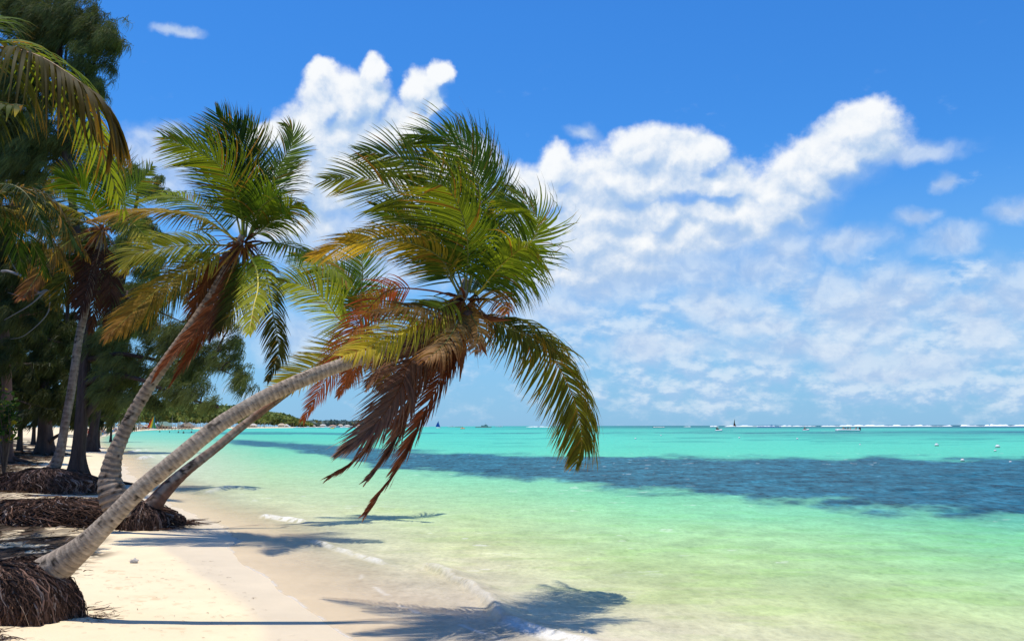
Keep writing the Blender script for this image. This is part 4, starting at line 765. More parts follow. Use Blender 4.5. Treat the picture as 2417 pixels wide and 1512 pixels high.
    for dl in dead:
        dm=MB()
        for lb in dl:
            q,_=cat_rom([[*P(x,y,d),r] for x,y,d,r in lb],20); V,Q=tube(q[:,:3],q[:,3],5); dm.add(V,Q,(.24,.21,.19))
        o=dm.build('bare_branch',M_wood,root); o['label']='bare grey dead branch'
    place(root); return root
def gp(px,py,d): 
    p=P(px,py,d); p[2]=zat(p[0],p[1]); return p
b=gp(186,1118,25.5)
casuarina('big dark casuarina with flared roots behind the tall slim palm, branches reaching over the shore',b,
 [(186,1118,25.5,.17),(187,1060,25.5,.155),(192,1000,25.5,.16),(196,930,25.6,.155),(200,860,25.7,.14),(204,760,25.8,.12),(190,620,26,.11),(170,470,26,.10),(150,300,26,.12),(140,120,26,.09),(150,-60,26,.05)],
 [(60,50,105,80,26,1.4,1.15),(160,50,110,75,26,1.5,1.2),(240,70,55,42,25.6,.8,1.2),(275,95,26,26,25.4,.5,1.2),(225,150,45,42,25.6,.8,1.1),(190,215,55,48,26,1,1),(245,215,18,34,25.5,.4,.9),(110,190,100,80,26.5,1.5,1.1),(30,270,90,90,26.5,1.6,1.1),(130,310,80,60,26,1.2,1),(215,300,32,42,25.8,.6,.9),(20,340,90,90,27,1.4,1.3),(70,400,90,70,27,1.4,1),(170,400,50,40,26.5,1,.7),
  (335,742,78,48,26.5,1.3,.9),(410,800,75,42,26,1.2,.9),(470,842,62,34,25.6,.9,.9),(530,810,40,26,25.6,.6,.7),(568,885,26,26,25.2,.4,1.0),(535,855,34,22,25.3,.5,.9),(455,925,62,22,24.8,.7,.8),(515,960,20,12,24.5,.3,.9),(410,885,72,36,25.5,.9,.8),(320,870,80,42,26,1.2,.9),(270,930,60,30,26,1,.9),(350,945,50,20,25.5,.7,.8),(480,755,50,26,26,.7,.5),(545,770,28,14,25.6,.4,.5),(260,820,60,50,26.5,1.2,.9),(300,690,60,40,27,1,.8)],
 41,fs=1.16,tufts=4000,strands=23,sl=.40,w=.0125,twig=1.25,roots=9,br0=.06,flare=1.25,
 limbs=[[(196,985,25.6,.16),(240,935,25.7,.12),(290,890,25.8,.09),(345,840,26,.06),(400,790,26,.03)],
        [(198,905,25.6,.12),(260,885,25.5,.09),(330,895,25.2,.075),(400,925,24.9,.06),(460,945,24.7,.045),(515,962,24.5,.015)],
        [(202,850,25.7,.11),(280,835,25.6,.08),(380,850,25.5,.06),(470,855,25.3,.04),(560,888,25.2,.012)],
        [(200,700,25.9,.10),(260,690,26,.08),(340,720,26.3,.05),(430,760,26,.02)],
        [(150,300,26,.09),(200,190,25.9,.06),(250,100,25.6,.03),(280,85,25.4,.012)],[(145,250,26,.08),(80,200,26.3,.05),(20,160,26.5,.03)],[(150,200,26,.06),(160,100,26,.04),(190,20,26,.02)]])
b=gp(112,1066,46)
casuarina('dark casuarina farther back with splayed roots, standing left of the tall slim palm',b,
 [(112,1066,46,.30),(108,1030,46,.30),(106,980,46,.27),(104,930,46,.25),(98,860,46,.22),(92,780,46,.17),(88,700,46,.1)],
 [(60,760,95,60,46,3,1),(120,800,80,50,46,3,1),(60,860,80,48,45,2.6,1),(140,870,60,50,46,2.6,1),(100,930,70,30,45,2.4,.9),(20,900,60,40,46,2.4,.9),(170,930,40,30,46,2,.8),(90,690,80,50,46,2.6,.9)],
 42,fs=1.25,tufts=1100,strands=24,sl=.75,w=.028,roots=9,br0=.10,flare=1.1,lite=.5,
 limbs=[[(108,1005,46,.16),(135,975,45.8,.12),(158,945,45.6,.08),(180,910,46,.04)],[(112,1055,46,.14),(125,1035,45.7,.12),(150,1020,45.4,.08)],[(104,970,46,.12),(90,930,46,.1),(70,890,46,.05)]])
b=gp(14,1086,36)
casuarina('leftmost casuarina with a patchy reddish grey trunk near the frame edge',b,
 [(14,1086,36,.20),(16,1040,36,.19),(17,980,36,.18),(16,900,36,.17),(12,800,36,.16),(5,700,36,.14),(0,560,36,.1),(0,470,36,.06)],
 [(20,560,85,65,36,2.2,1),(75,620,70,60,36,2,1),(20,680,80,60,36,2,1),(70,740,60,50,36,2,.9),(10,790,60,50,36,2,.9),(30,480,80,60,36,2,1),(100,500,60,50,37,2,.9),(10,850,50,40,36,1.6,.8)],
 43,fs=1.22,tufts=1000,strands=24,sl=.62,w=.022,roots=5,br0=.07,flare=.8,lite=.5,bark=(.17,.09,.065),
 dead=[[[(62,655,30,.04),(90,690,30,.045),(110,685,30,.03),(145,700,30,.018)],[(110,685,30,.03),(70,720,30,.022),(10,755,30,.012)],[(118,690,30,.025),(112,740,30,.02),(60,790,30,.012),(25,800,30,.008)],[(100,690,30,.02),(60,700,30,.014),(18,690,30,.008)],[(90,690,30,.02),(40,640,30,.014),(18,600,30,.008)],[(62,655,30,.04),(20,640,33,.05),(5,640,36,.06)]]])
casuarina('light green casuarina whose thin top shows between two palm crowns',gp(215,1046,58),
 [(215,1046,58,.26),(230,960,58,.24),(250,860,58,.22),(275,740,58,.2),(300,600,58,.16),(322,480,58,.1),(330,420,58,.04)],
 [(325,425,48,32,58,2.4,.8),(385,445,30,28,58,1.6,.7),(430,465,22,14,58,1,.6),(310,520,55,45,58,2.6,.9),(370,540,35,30,58,1.8,.6),(285,590,50,45,58,2.6,1),(350,620,45,40,58,2,.7),(270,680,60,50,58,2.8,1),(290,770,60,40,58,2.8,1),(250,400,50,40,59,2.4,.8),(180,560,60,60,59,3,.9),(150,640,60,50,59,3,.9),(420,700,26,18,58,1.2,.3)],
 44,fs=1.2,tufts=1900,strands=16,sl=.70,twig=1.6,w=.030,br0=.10,lite=1.25)
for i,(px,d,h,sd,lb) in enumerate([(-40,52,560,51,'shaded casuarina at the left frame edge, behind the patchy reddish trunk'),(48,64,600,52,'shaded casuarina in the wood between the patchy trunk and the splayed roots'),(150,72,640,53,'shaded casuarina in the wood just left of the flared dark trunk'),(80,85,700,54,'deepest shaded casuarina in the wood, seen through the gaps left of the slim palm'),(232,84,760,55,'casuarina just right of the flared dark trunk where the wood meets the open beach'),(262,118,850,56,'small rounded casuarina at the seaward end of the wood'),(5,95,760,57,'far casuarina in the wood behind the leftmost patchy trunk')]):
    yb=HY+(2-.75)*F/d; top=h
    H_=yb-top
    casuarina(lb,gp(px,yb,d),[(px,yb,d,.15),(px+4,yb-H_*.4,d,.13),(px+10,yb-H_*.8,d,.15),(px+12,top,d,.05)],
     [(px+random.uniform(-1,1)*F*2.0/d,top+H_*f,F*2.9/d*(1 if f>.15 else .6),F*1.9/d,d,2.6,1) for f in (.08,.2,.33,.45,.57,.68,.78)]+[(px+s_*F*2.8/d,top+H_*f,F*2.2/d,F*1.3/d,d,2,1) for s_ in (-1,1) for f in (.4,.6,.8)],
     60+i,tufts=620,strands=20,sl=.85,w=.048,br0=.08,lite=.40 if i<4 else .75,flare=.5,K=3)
# sea-grape bush at the left edge
rg=np.random.default_rng(5); b=gp(12,1075,31); bu=thing('sea_grape_bush','bush of round bright green leaves at the left edge below the tree trunks','bush',b)
st=MB(); lf=MB()
for k in range(20):
    e=P(rg.uniform(-40,40),rg.uniform(915,975),31+rg.uniform(-.8,.8)); q,_=cat_rom([[*b,.03],[*(b*.5+e*.5+np.array([.1,0,.1])),.018],[*e,.006]],10); V,Q=tube(q[:,:3],q[:,3],5); st.add(V,Q,(.15,.10,.07))
    for j in range(16):
        p=q[rg.integers(5,10),:3]+rg.normal(0,.13,3); nn=nz(rg.normal(0,.5,3)+np.array([0,-.4,1])); a=nz(np.cross(nn,rg.normal(0,1,3))); bb=np.cross(nn,a); r=rg.uniform(.06,.11); th=np.linspace(0,6.283,9)[:-1]
        V=np.vstack([p[None],p+r*(np.cos(th)[:,None]*a+np.sin(th)[:,None]*bb*.92)+nn*.02]); Q=np.stack([np.zeros(8),1+np.arange(8),1+(np.arange(8)+1)%8,1+(np.arange(8)+1)%8],1); lf.add(V,Q,np.array([.05,.095,.015])*rg.uniform(.4,1.6) if rg.random()<.93 else (.35,.3,.03))
st.build('stems',M_bark,bu); lf.build('foliage',M_leaf,bu,smooth=False); place(bu)
# fallen needles, twigs and roots matted over the bank under the trees (nobody could count them)
mb=MB(); n=26000; x=rg.uniform(-34,-4.5,n); y=rg.uniform(10.5,62,n)**1; s=shore_s(x,y); fm=fbm(x*.9+.3*y,y*.55,5,52)+.10*sst(6,2,np.abs(y-14)); ok=((s>3.6)&((fm>.42)|(y>26))|((s>1.6)&(x<-.46*y)&(y<24)))&(y>11.3)&(x>-.66*y); x=x[ok];y=y[ok];s=s[ok]; n=len(x); z=land_z(s,x,y)+.012
a=rg.uniform(0,3.14,n)*.6+rg.normal(0,.2,n); ln=rg.uniform(.05,.42,n); tt=np.linspace(-1,1,4)[None,:]
X_=x[:,None]+np.cos(a)[:,None]*ln[:,None]*tt; Y_=y[:,None]+np.sin(a)[:,None]*ln[:,None]*tt+.05*tt**2; Z_=z[:,None]+rg.uniform(0,.03,n)[:,None]+.025*(1-tt**2)
PT=np.stack([X_,Y_,Z_],-1); D=nz(np.gradient(PT,axis=1)); Wv=nz(np.cross(D,np.array([0,.3,1.])+rg.normal(0,.3,(n,1,3)))); V,Q=ribbons(PT,Wv,(rg.uniform(.004,.013,n)*(1+y/40))[:,None]*np.array([[.5,1,1,.4]])); pal=np.array([(.10,.06,.04),(.05,.03,.02),(.17,.11,.07),(.22,.17,.13)])[rg.integers(0,4,n)]
mb.add(V,Q,np.repeat(pal,8,0)); tag(mb.build('leaf_litter',M_root,smooth=False),label='dark needle litter and twigs on the shaded sand',kind='stuff')
mb=MB(); n=700; x=rg.uniform(-5.5,1.0,n); y=rg.uniform(8.0,13.5,n); s=shore_s(x,y); ok=(s>.4); x=x[ok];y=y[ok];s=s[ok];n=len(x); z=land_z(s,x,y)+.006; a=rg.normal(0,.5,n); ln=rg.uniform(.008,.05,n)
PT=np.stack([x[:,None]+np.cos(a)[:,None]*ln[:,None]*tt,y[:,None]+np.sin(a)[:,None]*ln[:,None]*tt,z[:,None]+.004*(1-tt**2)],-1); D=nz(np.gradient(PT,axis=1)); Wv=nz(np.cross(D,np.array([0,.2,1.])+rg.normal(0,.2,(n,1,3)))); V,Q=ribbons(PT,Wv,rg.uniform(.0015,.004,n)[:,None]*np.array([[.6,1,1,.5]])); pal=np.array([(.20,.12,.07),(.4,.33,.25),(.28,.2,.12)])[rg.integers(0,3,n)]
mb.add(V,Q,np.repeat(pal,8,0)); tag(mb.build('beach_wrack',M_root,smooth=False),label='scattered bits of wrack on the sand',kind='stuff')

# ------------------------------------------------------------------ the far shore
FS=[(262,118,1020.5),(300,180,0),(380,300,0),(480,420,0),(600,640,0),(720,1000,0)]     # picture x, distance
def far_pt(px,d):
    d=max(d,dsh(px)*1.03); x=(px-1208.5)/F*d; return np.array([x,d,zat(x,d)])
# far palms: one tree, then copies
def far_palm(seed):
    rg=np.random.default_rng(seed); root=thing('distant_palm','slim palm in the grove on the far shore','palm tree',(0,0,0),'palms of the grove along the far shore'); H=rg.uniform(7.5,10); lean=rg.uniform(-.9,.9)
    q,_=cat_rom([[0,0,-.3,.20],[lean*.3,0,H*.5,.15],[lean,.1,H,.12]],8); V,Q=tube(q[:,:3],q[:,3],6); mb=MB(); mb.add(V,Q,(.5,.44,.36)); mb.build('trunk',M_far,root)
    fo=MB(); top=q[-1,:3]
    for k in range(15):
        a=k*2.4+rg.normal(0,.2); e=rg.uniform(-.5,1.1); l=rg.uniform(2.2,3.2); t=np.linspace(0,1,6); hx=np.cos(a)*np.cos(e); hy=np.sin(a)*np.cos(e)
        c=np.stack([top[0]+l*(hx*t-.25*t*t),top[1]+l*hy*t,top[2]+l*(np.sin(e)*t-.75*t*t)],1); sd=np.array([-np.sin(a),np.cos(a),0]); w_=np.array([.12,.5,.62,.5,.3,.03])
        V=np.stack([c-sd*w_[:,None]-[0,0,.28]*w_[:,None],c,c+sd*w_[:,None]-[0,0,.28]*w_[:,None]],1).reshape(-1,3); i=np.arange(5)[:,None]*3; j=np.arange(2)[None]; Q=np.stack([i+j,i+j+1,i+j+4,i+j+3],-1).reshape(-1,4); fo.add(V,Q,np.array([.16,.19,.04])*rg.uniform(.5,1.5))
    fo.build('crown',M_far,root,smooth=False); return root
protos=[far_palm(s) for s in (1,2,3,4)]
def copy_tree(o,loc,rz=0,sc=1,label=None):
    r=o.copy(); COL.objects.link(r); r.location=Vector([float(v) for v in loc]); r.rotation_euler=(0,0,rz); r.scale=(sc,)*3
    if label: r['label']=label
    for ch in o.children:
        c=ch.copy(); COL.objects.link(c); c.parent=r
        for g in ch.children:
            d=g.copy(); COL.objects.link(d); d.parent=c
    return r
k=0; rg=np.random.default_rng(77)
for i in range(150):
    px=rg.uniform(208,720); d=dsh(px)*rg.uniform(1.08,1.5); p=far_pt(px,d)
    s=float(shore_s(np.array([p[0]]),np.array([p[1]]))[0])
    if s<4: continue
    if k<4: o=protos[k]; o.location=Vector(p.tolist())
    else: copy_tree(protos[k%4],p,rg.uniform(-.5,.5),rg.uniform(.85,1.35))
    k+=1
# the wood behind them, one mass
def wood(name,label,rows,n,seed,size,c0,c1,hh):
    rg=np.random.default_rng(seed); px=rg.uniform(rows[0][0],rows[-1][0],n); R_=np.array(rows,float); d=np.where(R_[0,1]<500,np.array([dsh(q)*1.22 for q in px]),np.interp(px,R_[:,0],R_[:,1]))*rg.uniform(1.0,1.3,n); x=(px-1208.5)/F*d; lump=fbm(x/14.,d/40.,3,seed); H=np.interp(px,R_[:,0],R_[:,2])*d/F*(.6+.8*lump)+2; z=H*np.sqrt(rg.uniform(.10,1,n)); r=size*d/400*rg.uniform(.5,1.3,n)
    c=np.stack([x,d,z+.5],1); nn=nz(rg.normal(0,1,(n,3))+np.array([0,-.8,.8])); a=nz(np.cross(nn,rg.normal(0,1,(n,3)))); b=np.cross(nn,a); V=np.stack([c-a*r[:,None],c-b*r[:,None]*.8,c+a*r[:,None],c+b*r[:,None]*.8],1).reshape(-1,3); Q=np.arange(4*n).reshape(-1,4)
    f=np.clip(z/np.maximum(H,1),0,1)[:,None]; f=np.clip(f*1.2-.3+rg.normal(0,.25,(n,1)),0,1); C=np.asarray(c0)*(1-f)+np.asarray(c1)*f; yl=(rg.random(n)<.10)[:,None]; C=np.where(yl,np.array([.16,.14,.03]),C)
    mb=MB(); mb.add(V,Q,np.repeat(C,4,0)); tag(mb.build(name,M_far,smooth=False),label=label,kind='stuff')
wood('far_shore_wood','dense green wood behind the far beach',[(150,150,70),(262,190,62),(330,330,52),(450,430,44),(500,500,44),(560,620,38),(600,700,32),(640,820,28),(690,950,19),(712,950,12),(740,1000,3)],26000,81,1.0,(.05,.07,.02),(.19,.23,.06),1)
wood('headland_wood','hazy bluish wood on the distant headland',[(690,1900,9),(760,2100,10),(830,2400,9),(890,2700,8),(960,3000,3)],9000,82,.9,(.10,.15,.16),(.15,.20,.18),1)  # distance haze is painted into these bluish colours
hl=MB(); xs=np.linspace(690,975,60); d=2300.; 
top=np.array([[(x-1208.5)/F*d,d,3.5*math.sin((x-690)/285*math.pi)**.5] for x in xs]); bot=top.copy(); bot[:,2]=-.5; bot[:,1]-=250; bk=top.copy(); bk[:,1]+=600; bk[:,2]=-1
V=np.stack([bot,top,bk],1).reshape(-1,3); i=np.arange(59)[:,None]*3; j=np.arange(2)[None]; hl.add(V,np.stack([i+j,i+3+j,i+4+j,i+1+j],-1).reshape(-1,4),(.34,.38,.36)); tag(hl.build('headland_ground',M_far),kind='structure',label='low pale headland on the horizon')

# ------------------------------------------------------------------ things on the far beach
WHITE=(.78,.78,.76); RED=(.5,.05,.03); ORG=(.75,.22,.04); BLUE=(.04,.12,.45); YLW=(.75,.55,.05); DARK=(.03,.03,.035); BR=(.10,.07,.05); GRN=(.05,.35,.12)
def shp(root,name,mat,*parts,smooth=False):
    mb=MB()
    for V,Q,C in parts: mb.add(V,Q,C)
    return mb.build(name,mat,root,smooth)
def bx(c,s,col,rz=0,tp=1.0): V,Q=box(c,s,rz,tp); return V,Q,col
def tb(pts,r,col,ns=6): V,Q=tube(pts,r,ns); return V,Q,col
def hull(Lh,B,H,col,tr=None,sheer=.25,n=14,z0=-.25):
    u=np.linspace(0,1,n); hb=B/2*np.sin(np.clip(.12+u*.88,0,1)*math.pi/2*1.0)**.6*np.where(u>.5,np.cos((u-.5)/.5*math.pi/2*.98)**.55,1); ring=[]
    for k in range(n):
        x=(u[k]-.5)*Lh; top=H*(1+sheer*u[k]**2); hw=max(hb[k],.01)
        ring.append([[x,-hw,top],[x,-hw*.92,z0+(top-z0)*.4],[x,-hw*.35,z0],[x,hw*.35,z0],[x,hw*.92,z0+(top-z0)*.4],[x,hw,top],[x,hw*.9,top-.08],[x,-hw*.9,top-.08]])
    V=np.array(ring).reshape(-1,3); i=np.arange(n-1)[:,None]*8; j=np.arange(8)[None]; k2=(j+1)%8; Q=np.stack([i+j,i+8+j,i+8+k2,i+k2],-1).reshape(-1,4); Q=np.vstack([Q,[[0,1,4,5],[1,2,3,4]],[[ (n-1)*8+a for a in (5,4,1,0)]]])
    return V,Q,col
def put(root,px,d,rz=0,z=0.0):
    x=(px-1208.5)/F*d; root.location=(x,d,z); root.rotation_euler=(0,0,rz); return root
def dwater(py,px): return CZ*F/(py-(HY-EPS*(px-1208.5)))
# people: one continuous body grown over a stick skeleton
def person_mesh(name,pose,skin,suit):
    J={'pel':(0,0,.93),'che':(0,0,1.25),'nk':(0,0,1.46),'hd':(0,-.01,1.60),'ht':(0,0,1.72),'lh':(-.09,0,.90),'rh':(.09,0,.90),'ls':(-.18,0,1.40),'rs':(.18,0,1.40)}
    if pose=='stand': J.update(lk=(-.11,0,.49),la=(-.11,.02,.07),lt=(-.12,-.14,.04),rk=(.11,0,.49),ra=(.11,.02,.07),rt=(.12,-.14,.04),le=(-.25,.02,1.14),lw=(-.26,-.06,.90),lf=(-.25,-.09,.80),re=(.25,.02,1.14),rw=(.26,-.06,.90),rf=(.25,-.09,.80))
    elif pose=='walk': J.update(lk=(-.10,-.16,.52),la=(-.10,-.18,.09),lt=(-.10,-.32,.05),rk=(.10,.06,.50),ra=(.10,.30,.12),rt=(.10,.20,.03),le=(-.24,.14,1.15),lw=(-.25,.16,.92),lf=(-.25,.14,.83),re=(.24,-.08,1.15),rw=(.24,-.26,.97),rf=(.24,-.32,.90))
    else: J.update(lk=(-.13,-.42,.90),la=(-.14,-.46,.48),lt=(-.14,-.60,.44),rk=(.13,-.42,.90),ra=(.14,-.46,.48),rt=(.14,-.60,.44),le=(-.25,-.10,1.16),lw=(-.17,-.34,1.12),lf=(-.14,-.42,1.12),re=(.25,-.10,1.16),rw=(.17,-.34,1.12),rf=(.14,-.42,1.12))
    E=['pel che','che nk','nk hd','hd ht','pel lh','pel rh','lh lk','lk la','la lt','rh rk','rk ra','ra rt','che ls','che rs','ls le','le lw','lw lf','rs re','re rw','rw rf']
    Rd=dict(pel=.14,che=.15,nk=.055,hd=.095,ht=.07,lh=.09,rh=.09,lk=.06,rk=.06,la=.04,ra=.04,lt=.035,rt=.035,ls=.065,rs=.065,le=.042,re=.042,lw=.03,rw=.03,lf=.035,rf=.035)
    ks=list(J); me=bpy.data.meshes.new(name); me.from_pydata([J[k] for k in ks],[[ks.index(a) for a in e.split()] for e in E],[]); o=bpy.data.objects.new(name,me); COL.objects.link(o)
    m=o.modifiers.new('s','SKIN'); 
    for i,k in enumerate(ks): me.skin_vertices[0].data[i].radius=(Rd[k],)*2; me.skin_vertices[0].data[i].use_root=(k=='pel')
    s_=o.modifiers.new('b','SUBSURF'); s_.levels=1; dg=bpy.context.evaluated_depsgraph_get(); out=bpy.data.meshes.new_from_object(o.evaluated_get(dg)); bpy.data.objects.remove(o)
    at=out.attributes.new('Col','FLOAT_COLOR','POINT')
    for v in out.vertices:
        z=v.co.z; c=skin
        if .78<z<1.02 and abs(v.co.x)<.19 and (pose!='sit' or v.co.y>-.2): c=suit[0]
        if 1.02<=z<1.42 and abs(v.co.x)<.20 and suit[1]: c=suit[1]
        if z>1.62 or (z>1.54 and v.co.y>.02): c=(.04,.025,.02)
        at.data[v.index].color=(*c,1)
    out.materials.clear(); out.materials.append(M_skin)
    for p_ in out.polygons: p_.use_smooth=True
    out.name=name; return out
SK1=(.36,.19,.12); SK2=(.17,.08,.05); SK3=(.50,.30,.21)
PM=[person_mesh('person',a,b,c) for a,b,c in (('stand',SK1,(RED,None)),('walk',SK3,(BLUE,WHITE)),('stand',SK2,(DARK,None)),('walk',SK1,(WHITE,ORG)),('stand',SK3,(DARK,RED)),('walk',SK3,(YLW,None)))]
PS=[person_mesh('person','sit',a,b) for a,b in ((SK1,(DARK,ORG)),(SK2,(DARK,DARK)),(SK3,(RED,None)))]
def person(mesh,loc,rz,label,group=None,sc=1):
    o=bpy.data.objects.new('person',mesh); COL.objects.link(o); o.location=Vector([float(v) for v in loc]); o.rotation_euler=(0,0,rz); o.scale=(sc,)*3; return tag(o,label,'person',group)
rg=np.random.default_rng(9); n=0
LB=['barefoot person in red swim shorts standing on the far beach','person in a white shirt and blue shorts walking on the far beach','dark tanned person in black shorts standing on the far beach','person in an orange top walking on the far beach','person in a red top and dark shorts standing on the far beach','person in yellow shorts walking on the far beach']
for i in range(96):
    px=rg.uniform(212,500); d=dsh(px)*rg.uniform(1.03,1.10); p=far_pt(px,d); s=float(shore_s(np.array([p[0]]),np.array([p[1]]))[0])
    if s<.5: continue
    person(PM[i%6],p,rg.uniform(0,6.28),LB[i%6],'holidaymakers on the far beach: '+('red shorts','blue shorts','black shorts','orange top','red top','yellow shorts')[i%6])
for px,py,k,l in ((318,1018.5,2,'dark figure wading at the water edge, just right of the curved palm trunk'),(322,1018.2,0,'figure in red shorts wading beside a dark figure near the curved palm trunk'),(258,1022,2,'lone dark figure on the sand left of the curved palm trunk')):
    q=G(px,py,0); q[2]=max(zat(q[0],q[1]),-.35); person(PM[k],q,rg.uniform(0,6),l)
for px,py,k in ((377,1019.3,2),(400,1020.6,2),(421,1021,0),(433,1022,2),(452,1020.5,4),(468,1021,0)):
    q=G(px,py,0); person(PM[k],(q[0],q[1],-1.0),rg.uniform(0,6),'bather standing waist deep in the shallows off the far pier','bathers off the far pier')
def parasol(seed,col):
    r=thing('thatched_parasol','round thatched parasol on a wooden post on the far beach','parasol',(0,0,0),'thatched parasols on the far beach')
    shp(r,'pole',M_wood,tb([(0,0,-.2),(0,0,1.2),(0,0,2.4)],.06,BR)); a=np.linspace(0,6.283,13)[:-1]; V=np.vstack([[[0,0,3.1]],np.stack([np.cos(a)*.8,np.sin(a)*.8,a*0+2.65],1),np.stack([np.cos(a)*1.5,np.sin(a)*1.5,a*0+2.1],1)]); k=np.arange(12); k2=(k+1)%12
    shp(r,'canopy',M_thatch,(V,np.vstack([np.stack([0*k,1+k,1+k2,1+k2],1),np.stack([1+k,13+k,13+k2,1+k2],1)]),col)); return r
pa=parasol(1,(.30,.24,.16)); f=True
for px in np.linspace(232,560,26):
    px=px+rg.uniform(-5,5); d=dsh(px)*rg.uniform(1.05,1.14); p=far_pt(px,d)
    if f: pa.location=Vector(p.tolist()); f=False
    else: copy_tree(pa,p,rg.uniform(0,3))
def lounger(col):
    r=thing('beach_lounger','pale beach lounger on the sand of the far beach','lounger',(0,0,0),'loungers on the far beach'); shp(r,'bed',M_cloth,bx((0,0,.32),(.65,1.3,.08),col),bx((0,.85,.52),(.65,.08,.55),col)); 
    for sx in (-.25,.25): 
        for sy in (-.5,.5): shp(r,'leg',M_paint,bx((sx,sy,.13),(.05,.05,.28),WHITE))
    return r
ls=[lounger(c) for c in (WHITE,(.75,.60,.35),(.25,.45,.65))]; ll=['white beach lounger on the far beach','straw yellow beach lounger on the far beach','light blue beach lounger on the far beach']; gl=['white loungers on the far beach','straw loungers on the far beach','blue loungers on the far beach']
for i in range(54):
    px=rg.uniform(222,520); d=dsh(px)*rg.uniform(1.03,1.12); p=far_pt(px,d); o=ls[i%3] if i<3 else copy_tree(ls[i%3],p,rg.uniform(0,6)); o.location=Vector(p.tolist()); o['label']=ll[i%3]; o['group']=gl[i%3]
def hut(px,d,wd,dp,hw,hr,roofc,label,wallc=(.45,.38,.30)):
    sc_=.55 if px<600 else (.8 if px<700 else .42); wd,dp,hw,hr=wd*sc_,dp*sc_,hw*sc_,hr*sc_
    r=thing('beach_house',label,'building',(0,0,0)); shp(r,'wall',M_paint,bx((0,0,hw/2),(wd*.9,dp*.9,hw),wallc)); a,b=wd/2*1.1,dp/2*1.1
    V=np.array([[-a,-b,hw],[a,-b,hw],[a,b,hw],[-a,b,hw],[-a*.35,0,hw+hr],[a*.35,0,hw+hr]]); shp(r,'roof',M_thatch,(V,np.array([[0,1,5,4],[1,2,5,5],[2,3,4,5],[3,0,4,4],[0,3,2,1]]),roofc))
    for k in range(4): shp(r,'window',M_paint,bx(((k-1.5)*wd*.2,-dp*.46,hw*.5),(wd*.1,.1,hw*.42),DARK))
    p=far_pt(px,d); r.location=Vector(p.tolist()); return r
hut(392,dsh(392)*1.16,19,12,3.6,6.0,(.20,.30,.26),'beach house with a faded green hipped roof among the far palms')
hut(446,dsh(446)*1.16,22,12,3.0,6.5,(.27,.235,.20),'wide restaurant hut with a tall grey thatched roof on the far beach')
hut(350,dsh(350)*1.16,8,7,3.0,1.8,(.62,.60,.57),'small beach kiosk with a white roof left of the green roofed house')
hut(600,dsh(600)*1.16,14,8,3.5,3.0,(.6,.55,.5),'pale beach house far along the shore beyond the pier',(.7,.66,.6))
hut(668,dsh(668)*1.16,14,8,4.5,3.0,(.62,.5,.36),'pale house at the far end of the beach near the wood edge',(.75,.72,.68))
hut(678,dsh(678)*1.16,10,8,4.0,2.2,(.7,.68,.62),'white roofed house touching the last pale house at the beach end',(.7,.68,.62))
for i,px in enumerate((742,765,788,806,822,846)): hut(px,1880,22+6*(i%3),14,6+3*(i%2),4,[(.6,.5,.4),(.7,.68,.62),(.5,.3,.22)][i%3],['tan roofed','white roofed','red roofed'][i%3]+' building on the distant headland, number %s'%'x' ,(.75,.73,.68))
hd=[o for o in COL.objects if 'number x' in o.get('label','')]; 
for o,l in zip(hd,('tan roofed low building nearest the seaward end of the beach wood','taller white roofed building second along the distant headland','red roofed long building third along the distant headland','tall tan roofed building in the middle of the distant headland','white roofed low building toward the right of the distant headland','tall red roofed building farthest right on the distant headland')): o['label']=l
# pier
r=thing('wooden_pier','long dark wooden pier on posts reaching out from the far beach','pier'); d=dsh(400)*.93; x0=(372-1208.5)/F*d; x1=(458-1208.5)/F*d
shp(r,'deck',M_wood,bx(((x0+x1)/2,d,.75),(x1-x0,2.5,.3),(.06,.05,.045)))
for k in range(12): 
    for s_ in (-.8,.8): shp(r,'post',M_wood,tb([(x0+(x1-x0)*k/11,d+s_,-1.2),(x0+(x1-x0)*k/11,d+s_,.2),(x0+(x1-x0)*k/11,d+s_,.95)],.12,(.06,.05,.045)))
r2=Vector(((x0+x1)/2,d,0)); r.location=r2
for ch in r.children: ch.location=-r2
# ------------------------------------------------------------------ boats and floats
def sail_mesh(H,B,cols,x=0):
    V=[];Q=[];C=[]; n=len(cols)
    for k in range(n):
        z0,z1=H*k/n,H*(k+1)/n; w0=B*(1-(z0/H)**1.4); w1=B*(1-(z1/H)**1.4); b=len(V); V+=[[x,0,1.2+z0],[x+w0,.02*w0+.15,1.2+z0],[x+w1,.02+.1,1.2+z1],[x,0,1.2+z1]]; Q.append([b,b+1,b+2,b+3]); C+=[cols[k]]*4
    return np.array(V),np.array(Q),np.array(C)
def beach_cat(px,d,z,label,cols,H=7.2,B=2.6,cat='sailing catamaran',rz=0,name='sailing_catamaran'):
    r=thing(name,label,cat)
    for s_ in (-.95,.95):
        V,Q,C=hull(4.6,.45,.45,WHITE); V=V+np.array([0,s_,.1]); shp(r,'hull',M_paint,(V,Q,C),smooth=True)
    shp(r,'trampoline',M_cloth,bx((0,0,.5),(2,1.8,.05),DARK)); shp(r,'mast',M_paint,tb([(.4,0,.5),(.4,0,4),(.4,0,1.2+H)],.05,(.5,.5,.5))); shp(r,'sail',M_cloth,sail_mesh(H,-B,cols,.38)); shp(r,'jib',M_cloth,(np.array([[.45,0,1.],[2.2,0,.6],[.45,0,5.6],[.45,0,5.6]]),np.array([[0,1,2,3]]),cols[len(cols)//2])); return put(r,px,d,rz,z)
